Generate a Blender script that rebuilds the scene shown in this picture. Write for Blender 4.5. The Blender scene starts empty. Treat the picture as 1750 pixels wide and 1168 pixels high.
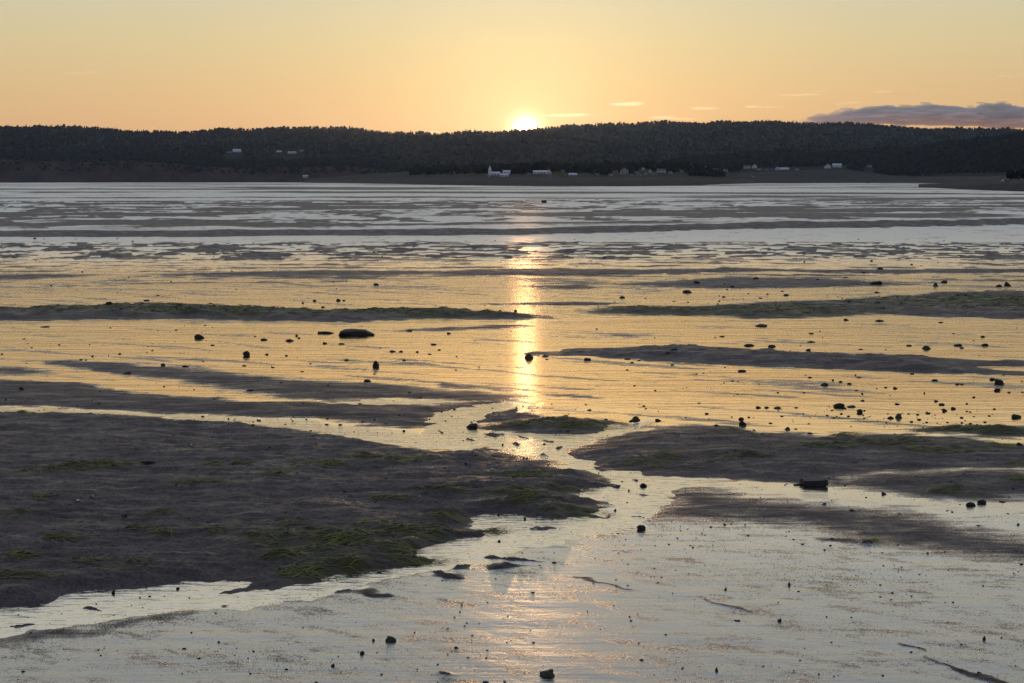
import bpy, math, random
import numpy as np

# ---------------------------------------------------------------- camera, sky, sun, exposure
SC = bpy.context.scene
COL = SC.collection
R = math.radians
EYE = 5.0                                   # eye height above the flats, metres
FPX, CX, CY, HOR = 2430.6, 875.0, 584.0, 308.0
PITCH = math.atan((CY - HOR) / FPX)
cam = bpy.data.cameras.new('camera')
cam_o = bpy.data.objects.new('camera', cam)
COL.objects.link(cam_o)
SC.camera = cam_o
cam.lens, cam.sensor_width = 50.0, 36.0
cam.clip_start, cam.clip_end = 0.1, 60000.0
cam_o.location = (0, 0, EYE)
cam_o.rotation_euler = (math.pi / 2 - PITCH, 0, 0)

SUN_AZ = math.atan((898 - CX) / FPX)         # clockwise from +Y
SUN_EL = R(1.96)
SUN_DIR = (math.sin(SUN_AZ) * math.cos(SUN_EL), math.cos(SUN_AZ) * math.cos(SUN_EL), math.sin(SUN_EL))

SC.view_settings.view_transform = 'Standard'
SC.view_settings.look = 'None'
SC.view_settings.exposure = 0.0
SC.view_settings.gamma = 1.0
SC.view_settings.use_curve_mapping = False
SC.render.engine = 'CYCLES'
SC.cycles.use_denoising = True
SC.cycles.denoising_prefilter = 'NONE'          # keep the grain of the mud crisp
SC.cycles.max_bounces = 6
SC.cycles.volume_bounces = 2
SC.cycles.sample_clamp_indirect = 4.0
SC.cycles.sample_clamp_direct = 12.0

W = bpy.data.worlds.new('World')
SC.world = W
W.use_nodes = True
wn, wl = W.node_tree.nodes, W.node_tree.links
wn.clear()

def N(nodes, kind, **kw):
    n = nodes.new(kind)
    for k, v in kw.items():
        setattr(n, k, v)
    return n

def link(nt, a, b):
    nt.links.new(a, b)

def mathn(nt, op, a, b=None, c=None, clamp=False):
    m = nt.nodes.new('ShaderNodeMath')
    m.operation = op
    m.use_clamp = clamp
    for i, s in enumerate((a, b, c)):
        if s is None:
            continue
        if isinstance(s, (int, float)):
            m.inputs[i].default_value = s
        else:
            nt.links.new(s, m.inputs[i])
    return m.outputs[0]

def ramp(nt, fac, stops, interp='LINEAR'):
    r = nt.nodes.new('ShaderNodeValToRGB')
    cr = r.color_ramp
    cr.interpolation = interp
    while len(cr.elements) < len(stops):
        cr.elements.new(0.5)
    for e, (p, c) in zip(cr.elements, stops):
        e.position = p
        e.color = (c[0], c[1], c[2], 1) if not isinstance(c, (int, float)) else (c, c, c, 1)
    if fac is not None:
        nt.links.new(fac, r.inputs[0])
    return r.outputs[0]

def mixc(nt, fac, a, b, mode='MIX'):
    m = nt.nodes.new('ShaderNodeMix')
    m.data_type = 'RGBA'
    m.blend_type = mode
    for sock, s in ((m.inputs[0], fac), (m.inputs[6], a), (m.inputs[7], b)):
        if isinstance(s, (int, float)):
            sock.default_value = s
        elif isinstance(s, tuple):
            sock.default_value = (s[0], s[1], s[2], 1)
        else:
            nt.links.new(s, sock)
    return m.outputs[2]

def build_world():
    nt = W.node_tree
    out = N(wn, 'ShaderNodeOutputWorld')
    add = N(wn, 'ShaderNodeAddShader')
    b1 = N(wn, 'ShaderNodeBackground')
    b2 = N(wn, 'ShaderNodeBackground')
    sky = N(wn, 'ShaderNodeTexSky', sky_type='NISHITA')
    sky.sun_disc = False
    sky.sun_elevation = SUN_EL
    sky.sun_rotation = SUN_AZ
    sky.dust_density = 2.0
    link(nt, sky.outputs[0], b1.inputs[0])
    b1.inputs[1].default_value = 0.007
    tc = N(wn, 'ShaderNodeTexCoord')
    nrm = N(wn, 'ShaderNodeVectorMath', operation='NORMALIZE')
    link(nt, tc.outputs['Generated'], nrm.inputs[0])
    sep = N(wn, 'ShaderNodeSeparateXYZ')
    link(nt, nrm.outputs[0], sep.inputs[0])
    z = mathn(nt, 'MAXIMUM', sep.outputs[2], 0.0)
    el = mathn(nt, 'POWER', z, 0.5)          # finer steps close to the horizon

    def s(d):
        return math.sqrt(math.sin(R(d)))
    warm = ramp(nt, el, [
        (0.0, (0.74, 0.36, 0.17)), (s(2.0), (0.74, 0.44, 0.21)), (s(3.6), (0.70, 0.49, 0.245)),
        (s(5.5), (0.65, 0.545, 0.31)), (s(7.2), (0.60, 0.56, 0.40)), (s(11), (0.60, 0.58, 0.43)),
        (s(16), (0.62, 0.64, 0.60)), (s(25), (0.50, 0.56, 0.62)), (s(50), (0.28, 0.36, 0.48)), (1.0, (0.16, 0.23, 0.34))])
    cool = ramp(nt, el, [
        (0.0, (0.28, 0.24, 0.30)), (s(6), (0.34, 0.28, 0.32)), (s(14), (0.30, 0.31, 0.38)),
        (s(40), (0.20, 0.26, 0.36)), (1.0, (0.16, 0.23, 0.34))])
    dot = N(wn, 'ShaderNodeVectorMath', operation='DOT_PRODUCT')
    link(nt, nrm.outputs[0], dot.inputs[0])
    dot.inputs[1].default_value = SUN_DIR
    d = dot.outputs['Value']
    side = N(wn, 'ShaderNodeMapRange')
    side.interpolation_type = 'SMOOTHSTEP'
    link(nt, d, side.inputs[0])
    side.inputs[1].default_value = -0.5
    side.inputs[2].default_value = 0.95
    base = mixc(nt, side.outputs[0], cool, warm)
    ang = mathn(nt, 'ARCCOSINE', mathn(nt, 'MINIMUM', d, 0.9999999))   # radians off the sun

    def lobe(width_deg, power):
        q = mathn(nt, 'DIVIDE', ang, R(width_deg))
        return mathn(nt, 'EXPONENT', mathn(nt, 'MULTIPLY', mathn(nt, 'POWER', q, power), -1.0))
    acc = base
    for wd, pw, col in ((10.0, 1.3, (0.10, 0.09, 0.02)), (2.2, 1.0, (0.40, 0.32, 0.16)), (0.31, 1.4, (10.0, 7.5, 4.2))):
        v = N(wn, 'ShaderNodeVectorMath', operation='SCALE')
        v.inputs[0].default_value = col
        link(nt, lobe(wd, pw), v.inputs[3])
        a = N(wn, 'ShaderNodeVectorMath', operation='ADD')
        link(nt, acc, a.inputs[0])
        link(nt, v.outputs[0], a.inputs[1])
        acc = a.outputs[0]
    link(nt, acc, b2.inputs[0])
    b2.inputs[1].default_value = 1.0
    link(nt, b1.outputs[0], add.inputs[0])
    link(nt, b2.outputs[0], add.inputs[1])
    link(nt, add.outputs[0], out.inputs[0])
build_world()

sun = bpy.data.lights.new('sun', 'SUN')
sun_o = bpy.data.objects.new('sun', sun)
COL.objects.link(sun_o)
sun.energy = 0.34
sun.angle = R(0.8)
sun.color = (1.0, 0.56, 0.26)
from mathutils import Vector
sun_o.rotation_euler = Vector(SUN_DIR).to_track_quat('Z', 'Y').to_euler()

# ---------------------------------------------------------------- helpers
RNG = np.random.default_rng(7)
random.seed(7)

def ray(u, v):
    a, b = (u - CX) / FPX, -(v - CY) / FPX
    return a, math.cos(PITCH) + b * math.sin(PITCH), -math.sin(PITCH) + b * math.cos(PITCH)

# the beach runs level past the camera, tips down towards the tide line and levels out again far out
_PY = np.arange(0.0, 9000.0, 0.25)
_SL = np.interp(_PY, [0, 19, 29, 36, 41.5, 48, 58, 72, 112, 150, 1000, 1001], [0, 0, -1.9, -2.3, -1.95, -1.5, -1.05, -0.6, 0, 0.09, 0.09, 0])
_PZ = np.concatenate([[0.0], np.cumsum(np.tan(np.radians(_SL[:-1])) * 0.25)])

def base_z(y):
    return np.interp(y, _PY, _PZ)

def at(u, v, dz=0.0):
    """ground point (x, y) that lies at picture point (u, v), dz above the beach profile"""
    a, y, c = ray(u, v)
    z = dz
    for _ in range(40):
        t = (z - EYE) / c
        z = 0.5 * z + 0.5 * (float(base_z(y * t)) + dz)
    return (a * t, y * t)

def zof(v, r):
    """Height of a point seen at picture row v at ground distance y=r."""
    _, y, c = ray(CX, v)
    return EYE + c * r / y

def az_of_u(u):
    return math.atan((u - CX) / (FPX / math.cos(PITCH) * 1.0) * 1.0)

def uv_of(x, y, z=0.0):
    z = z - EYE
    f = y * math.cos(PITCH) - z * math.sin(PITCH)
    up = y * math.sin(PITCH) + z * math.cos(PITCH)
    f = np.maximum(f, 1e-3)
    return CX + x / f * FPX, CY - up / f * FPX

def _h(ix, iy, seed):
    n = (ix.astype(np.int64) * 374761393 + iy.astype(np.int64) * 668265263 + seed * 974634777) & 0xFFFFFFFF
    n = ((n ^ (n >> 13)) * 1274126177) & 0xFFFFFFFF
    n = n ^ (n >> 16)
    return (n & 0xFFFFFF) / float(0xFFFFFF) * 2 * np.pi

def pn(x, y, seed=0):
    x0, y0 = np.floor(x), np.floor(y)
    fx, fy = x - x0, y - y0
    ux = fx * fx * fx * (fx * (fx * 6 - 15) + 10)
    uy = fy * fy * fy * (fy * (fy * 6 - 15) + 10)

    def g(dx, dy):
        a = _h(x0 + dx, y0 + dy, seed)
        return np.cos(a) * (fx - dx) + np.sin(a) * (fy - dy)
    a = g(0, 0) * (1 - ux) + g(1, 0) * ux
    b = g(0, 1) * (1 - ux) + g(1, 1) * ux
    return (a * (1 - uy) + b * uy) * 1.4

def fbm(x, y, seed=0, octv=3, gain=0.5):
    s, a = 0, 1.0
    for k in range(octv):
        s = s + a * pn(x * 2 ** k, y * 2 ** k, seed + k * 17)
        a *= gain
    return s

def sst(a, b, x):
    t = np.clip((x - a) / (b - a), 0, 1)
    return t * t * (3 - 2 * t)

def sdf(px, py, poly):
    """Signed distance (positive inside) of points to a polygon."""
    P = np.asarray(poly, float)
    Q = np.roll(P, -1, axis=0)
    best = np.full(px.shape, 1e18)
    inside = np.zeros(px.shape, bool)
    for (ax, ay), (bx, by) in zip(P, Q):
        ex, ey = bx - ax, by - ay
        L = ex * ex + ey * ey + 1e-12
        t = np.clip(((px - ax) * ex + (py - ay) * ey) / L, 0, 1)
        best = np.minimum(best, (px - ax - t * ex) ** 2 + (py - ay - t * ey) ** 2)
        c = ((ay > py) != (by > py)) & (px < ex * (py - ay) / (ey if abs(ey) > 1e-9 else 1e-9) + ax)
        inside ^= c
    dd = np.sqrt(best)
    return np.where(inside, dd, -dd)

def mesh_obj(name, V, F, mats, parent=None, smooth=False, attrs=None, kind=None, normals=None, loc=None):
    me = bpy.data.meshes.new(name)
    V = np.asarray(V, np.float32)
    if isinstance(F, np.ndarray):
        k = F.shape[1]
        me.vertices.add(len(V))
        me.vertices.foreach_set('co', V.ravel())
        me.loops.add(F.size)
        me.loops.foreach_set('vertex_index', F.ravel().astype(np.int32))
        me.polygons.add(len(F))
        me.polygons.foreach_set('loop_start', np.arange(0, F.size, k, dtype=np.int32))
        me.polygons.foreach_set('loop_total', np.full(len(F), k, np.int32))
        me.update(calc_edges=True)
    else:
        me.from_pydata([tuple(map(float, v)) for v in V], [], F)
        me.update()
    me.polygons.foreach_set('use_smooth', np.full(len(me.polygons), smooth))
    for n, a in (attrs or {}).items():
        at_ = me.attributes.new(n, 'FLOAT', 'POINT')
        at_.data.foreach_set('value', np.asarray(a, np.float32))
    for m in (mats if isinstance(mats, (list, tuple)) else [mats]):
        me.materials.append(m)
    if normals is not None:
        me.normals_split_custom_set_from_vertices(normals)
    o = bpy.data.objects.new(name, me)
    COL.objects.link(o)
    if parent is not None:
        o.parent = parent
    if loc is not None:
        o.location = loc
    if kind:
        o['kind'] = kind
    return o

def tag(o, label, cat, group=None):
    o['label'] = label
    o['category'] = cat
    if group:
        o['group'] = group
    return o

def empty(name, loc, rz=0.0):
    o = bpy.data.objects.new(name, None)
    COL.objects.link(o)
    o.location = loc
    o.rotation_euler = (0, 0, rz)
    o.empty_display_size = 0.2
    return o

# ---------------------------------------------------------------- materials
def new_mat(name):
    m = bpy.data.materials.new(name)
    m.use_nodes = True
    return m, m.node_tree, m.node_tree.nodes['Principled BSDF']

def simple_mat(name, col, rough=0.7, var=0.25, scale=3.0, spec=0.4):
    m, nt, p = new_mat(name)
    tc = nt.nodes.new('ShaderNodeTexCoord')
    nz = nt.nodes.new('ShaderNodeTexNoise')
    nz.inputs['Scale'].default_value = scale
    nz.inputs['Detail'].default_value = 5
    link(nt, tc.outputs['Object'], nz.inputs['Vector'])
    lo = tuple(c * (1 - var) for c in col)
    hi = tuple(min(1, c * (1 + var)) for c in col)
    link(nt, ramp(nt, nz.outputs[0], [(0.3, lo), (0.7, hi)]), p.inputs['Base Color'])
    p.inputs['Roughness'].default_value = rough
    p.inputs['Specular IOR Level'].default_value = spec
    return m

def noise_node(nt, vec, scale, detail=3, rough=0.5):
    n = nt.nodes.new('ShaderNodeTexNoise')
    n.inputs['Scale'].default_value = scale
    n.inputs['Detail'].default_value = detail
    n.inputs['Roughness'].default_value = rough
    link(nt, vec, n.inputs['Vector'])
    return n.outputs[0]

def mapping(nt, vec, rot=0.0, scale=(1, 1, 1)):
    m = nt.nodes.new('ShaderNodeMapping')
    m.inputs['Rotation'].default_value = (0, 0, rot)
    m.inputs['Scale'].default_value = scale
    link(nt, vec, m.inputs['Vector'])
    return m.outputs[0]

def attr(nt, name):
    a = nt.nodes.new('ShaderNodeAttribute')
    a.attribute_name = name
    return a.outputs['Fac']

def mud_material():
    m, nt, p = new_mat('mud')
    geo = nt.nodes.new('ShaderNodeNewGeometry')
    pos = geo.outputs['Position']
    wet0, alg, rgh = attr(nt, 'wet'), attr(nt, 'algae'), attr(nt, 'ruffle')
    streak = mapping(nt, pos, R(-33), (1.0, 4.0, 1.0))
    lines = noise_node(nt, mapping(nt, pos, R(-6), (0.30, 4.2, 1.0)), 1.7, 5, 0.6)
    grain = noise_node(nt, pos, 42.0, 4, 0.7)
    patch = noise_node(nt, streak, 0.9, 6, 0.62)
    # surface water: drained where the map says, its rim broken up by grains and drained streaks
    w = mathn(nt, 'ADD', wet0, mathn(nt, 'MULTIPLY', mathn(nt, 'SUBTRACT', grain, 0.5), 0.75))
    w = mathn(nt, 'ADD', w, mathn(nt, 'MULTIPLY', mathn(nt, 'SUBTRACT', patch, 0.5), 0.45))
    w = mathn(nt, 'ADD', w, mathn(nt, 'MULTIPLY', mathn(nt, 'SUBTRACT', lines, 0.56), mathn(nt, 'MULTIPLY', attr(nt, 'mirror_gain'), 1.1)))
    speck = ramp(nt, noise_node(nt, mapping(nt, pos, 0.3, (1, 1.6, 1)), 46.0, 2, 0.5), [(0.60, 0.0), (0.68, 1.0)])
    drift = ramp(nt, noise_node(nt, mapping(nt, pos, R(-33), (1, 2.5, 1)), 0.55, 5, 0.6), [(0.42, 0.12), (0.62, 1.0)])
    w = mathn(nt, 'SUBTRACT', w, mathn(nt, 'MULTIPLY', speck, mathn(nt, 'MULTIPLY', drift, mathn(nt, 'SUBTRACT', 0.75, mathn(nt, 'MULTIPLY', attr(nt, 'mirror_gain'), 0.75), clamp=True))))
    mottle = noise_node(nt, mapping(nt, pos, 0.2, (1, 1.7, 1)), 1.9, 9, 0.68)
    w = mathn(nt, 'ADD', w, mathn(nt, 'MULTIPLY', mathn(nt, 'SUBTRACT', mottle, 0.5), 0.75))
    mr = nt.nodes.new('ShaderNodeMapRange')
    mr.interpolation_type = 'SMOOTHSTEP'
    link(nt, w, mr.inputs[0])
    mr.inputs[1].default_value = 0.30
    mr.inputs[2].default_value = 0.72
    wet = mr.outputs[0]
    big = noise_node(nt, mapping(nt, pos, 0.2, (0.5, 1.2, 1)), 0.8, 8, 0.6)
    fine = noise_node(nt, pos, 9.0, 6, 0.65)
    dry = mixc(nt, fine, ramp(nt, big, [(0.32, (0.080, 0.061, 0.062)), (0.68, (0.225, 0.168, 0.162))]), (0.080, 0.062, 0.064))
    green = ramp(nt, noise_node(nt, mapping(nt, pos, 0.15, (2, 7, 1)), 2.2, 6, 0.65),
                 [(0.30, (0.030, 0.030, 0.014)), (0.72, (0.125, 0.115, 0.020))])
    an = mathn(nt, 'MULTIPLY', alg, ramp(nt, noise_node(nt, mapping(nt, pos, 0.1, (1, 3, 1)), 2.6, 5, 0.6), [(0.36, 0.0), (0.58, 1.0)]))
    crumb = ramp(nt, noise_node(nt, mapping(nt, pos, 0.2, (1, 1.8, 1)), 24.0, 4, 0.7), [(0.40, 0.55), (0.60, 1.2)])
    dry = mixc(nt, 1.0, dry, crumb, 'MULTIPLY')
    colr = mixc(nt, an, dry, green)
    colr = mixc(nt, wet, colr, (0.050, 0.044, 0.040))
    link(nt, colr, p.inputs['Base Color'])
    wr = mathn(nt, 'ADD', mathn(nt, 'MULTIPLY', rgh, 0.40), 0.055)
    rough = nt.nodes.new('ShaderNodeMix')
    link(nt, wet, rough.inputs[0])
    link(nt, ramp(nt, noise_node(nt, mapping(nt, pos, R(-14), (0.7, 2.2, 1)), 1.3, 8, 0.7), [(0.38, 0.36), (0.6, 0.75)]), rough.inputs[2])
    link(nt, wr, rough.inputs[3])
    link(nt, rough.outputs[0], p.inputs['Roughness'])
    ior = nt.nodes.new('ShaderNodeMix')
    link(nt, wet, ior.inputs[0])
    ior.inputs[2].default_value = 1.40
    ior.inputs[3].default_value = 1.6
    link(nt, ior.outputs[0], p.inputs['IOR'])
    link(nt, ramp(nt, wet, [(0.0, 0.17), (0.7, 0.5)]), p.inputs['Specular IOR Level'])
    # relief: ripples in the water, crumbs and grains on drained mud
    rip = noise_node(nt, mapping(nt, pos, R(-33), (1.2, 6.5, 1.0)), 1.6, 5, 0.55)
    rip2 = noise_node(nt, mapping(nt, pos, R(-36), (2.0, 9.0, 1.0)), 5.0, 3, 0.5)
    hw = mathn(nt, 'ADD', mathn(nt, 'MULTIPLY', rip, 0.009), mathn(nt, 'MULTIPLY', rip2, 0.0012))
    hw = mathn(nt, 'MULTIPLY', hw, mathn(nt, 'ADD', mathn(nt, 'MULTIPLY', attr(nt, 'ripple'), 2.0), 0.32))
    flow = noise_node(nt, mapping(nt, pos, R(-34), (0.22, 2.4, 1.0)), 1.0, 8, 0.62)
    hw = mathn(nt, 'ADD', hw, mathn(nt, 'MULTIPLY', flow, mathn(nt, 'MULTIPLY', mathn(nt, 'SUBTRACT', 1.0, attr(nt, 'mirror_gain'), clamp=True), 0.036)))
    hw = mathn(nt, 'ADD', hw, mathn(nt, 'MULTIPLY', grain, mathn(nt, 'MULTIPLY', rgh, 0.0025)))
    line2 = noise_node(nt, mapping(nt, pos, R(-5), (0.16, 1.5, 1.0)), 1.0, 5, 0.6)
    hw = mathn(nt, 'ADD', hw, mathn(nt, 'MULTIPLY', line2, mathn(nt, 'MULTIPLY', attr(nt, 'mirror_gain'), 0.018)))
    chop = noise_node(nt, mapping(nt, pos, R(-8), (0.10, 0.34, 1.0)), 1.0, 6, 0.65)
    hw = mathn(nt, 'ADD', hw, mathn(nt, 'MULTIPLY', chop, mathn(nt, 'MULTIPLY', attr(nt, 'ripple'), 0.16)))
    hd = mathn(nt, 'ADD', mathn(nt, 'MULTIPLY', noise_node(nt, mapping(nt, pos, R(-14), (0.8, 2.6, 1)), 3.2, 12, 0.76), 0.060), mathn(nt, 'MULTIPLY', grain, 0.008))
    hh = nt.nodes.new('ShaderNodeMix')
    link(nt, wet, hh.inputs[0])
    link(nt, hd, hh.inputs[2])
    link(nt, hw, hh.inputs[3])
    bp = nt.nodes.new('ShaderNodeBump')
    bp.inputs['Strength'].default_value = 1.0
    bp.inputs['Distance'].default_value = 1.0
    link(nt, hh.outputs[0], bp.inputs['Height'])
    link(nt, bp.outputs[0], p.inputs['Normal'])
    # the film itself: an added mirror layer, gold of the reflection put into its tint
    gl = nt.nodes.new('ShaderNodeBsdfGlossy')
    link(nt, ramp(nt, attr(nt, 'mirror_gain'), [(0.6, (0.92, 0.90, 0.88)), (0.88, (0.98, 0.82, 0.63))]), gl.inputs['Color'])
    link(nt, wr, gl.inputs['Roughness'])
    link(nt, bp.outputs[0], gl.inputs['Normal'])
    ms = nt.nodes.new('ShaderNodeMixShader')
    link(nt, mathn(nt, 'MULTIPLY', wet, attr(nt, 'mirror_gain')), ms.inputs[0])
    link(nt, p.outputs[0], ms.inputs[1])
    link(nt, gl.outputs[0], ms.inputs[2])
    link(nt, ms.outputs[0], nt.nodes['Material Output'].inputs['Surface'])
    return m

def water_material():
    m, nt, p = new_mat('stream_water')
    geo = nt.nodes.new('ShaderNodeNewGeometry')
    pos = geo.outputs['Position']
    p.inputs['Base Color'].default_value = (0.050, 0.046, 0.042, 1)
    p.inputs['Roughness'].default_value = 0.06
    p.inputs['IOR'].default_value = 2.4
    r1 = noise_node(nt, mapping(nt, pos, R(-12), (0.8, 3.6, 1)), 2.6, 3, 0.5)
    r2 = noise_node(nt, mapping(nt, pos, R(20), (1.5, 4.5, 1)), 7.0, 2, 0.5)
    h = mathn(nt, 'ADD', mathn(nt, 'MULTIPLY', r1, 0.015), mathn(nt, 'MULTIPLY', r2, 0.002))
    bp = nt.nodes.new('ShaderNodeBump')
    bp.inputs['Distance'].default_value = 1.0
    link(nt, h, bp.inputs['Height'])
    link(nt, bp.outputs[0], p.inputs['Normal'])
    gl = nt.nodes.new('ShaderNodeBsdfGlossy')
    gl.inputs['Color'].default_value = (0.95, 0.88, 0.78, 1)  # added mirror layer, warm colour of the reflection put into its tint
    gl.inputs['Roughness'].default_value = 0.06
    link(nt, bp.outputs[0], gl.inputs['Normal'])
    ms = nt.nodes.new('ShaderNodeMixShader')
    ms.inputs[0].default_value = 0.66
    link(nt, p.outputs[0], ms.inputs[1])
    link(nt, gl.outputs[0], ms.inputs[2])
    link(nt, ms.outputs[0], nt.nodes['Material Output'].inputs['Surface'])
    return m

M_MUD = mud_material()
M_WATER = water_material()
M_STONE = simple_mat('wet_stone', (0.020, 0.016, 0.014), 0.6, 0.5, 9.0, 0.2)
M_WEED = simple_mat('weedy_stone', (0.042, 0.044, 0.020), 0.7, 0.5, 12.0, 0.3)
M_ALGAE = simple_mat('green_algae', (0.120, 0.112, 0.020), 0.6, 0.5, 2.0, 0.35)
M_TIMBER = simple_mat('wet_timber', (0.022, 0.018, 0.016), 0.6, 0.4, 6.0)
M_SHELL = simple_mat('shell', (0.55, 0.52, 0.48), 0.35, 0.15, 20.0)
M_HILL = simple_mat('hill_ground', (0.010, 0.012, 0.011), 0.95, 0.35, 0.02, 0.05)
M_FIELD = simple_mat('field_grass', (0.032, 0.031, 0.022), 0.95, 0.35, 0.015, 0.05)
M_CLIFF = simple_mat('red_cliff', (0.060, 0.038, 0.036), 0.95, 0.35, 0.03, 0.05)
M_GRAVEL = simple_mat('gravel', (0.040, 0.031, 0.032), 0.9, 0.3, 0.05, 0.1)
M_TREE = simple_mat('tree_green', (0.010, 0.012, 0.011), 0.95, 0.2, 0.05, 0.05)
M_WHITE = simple_mat('white_paint', (0.62, 0.63, 0.66), 0.6, 0.06, 0.5)
M_CREAM = simple_mat('cream_paint', (0.60, 0.55, 0.45), 0.6, 0.06, 0.5)
M_GREY = simple_mat('grey_siding', (0.30, 0.30, 0.32), 0.7, 0.1, 0.5)
M_ROOF = simple_mat('roof_shingle', (0.09, 0.09, 0.10), 0.8, 0.2, 0.5)
M_METAL = simple_mat('pale_metal_roof', (0.48, 0.52, 0.60), 0.45, 0.08, 0.4)
M_GLASS = simple_mat('window_glass', (0.02, 0.025, 0.03), 0.1, 0.2, 1.0, 0.5)

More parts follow.
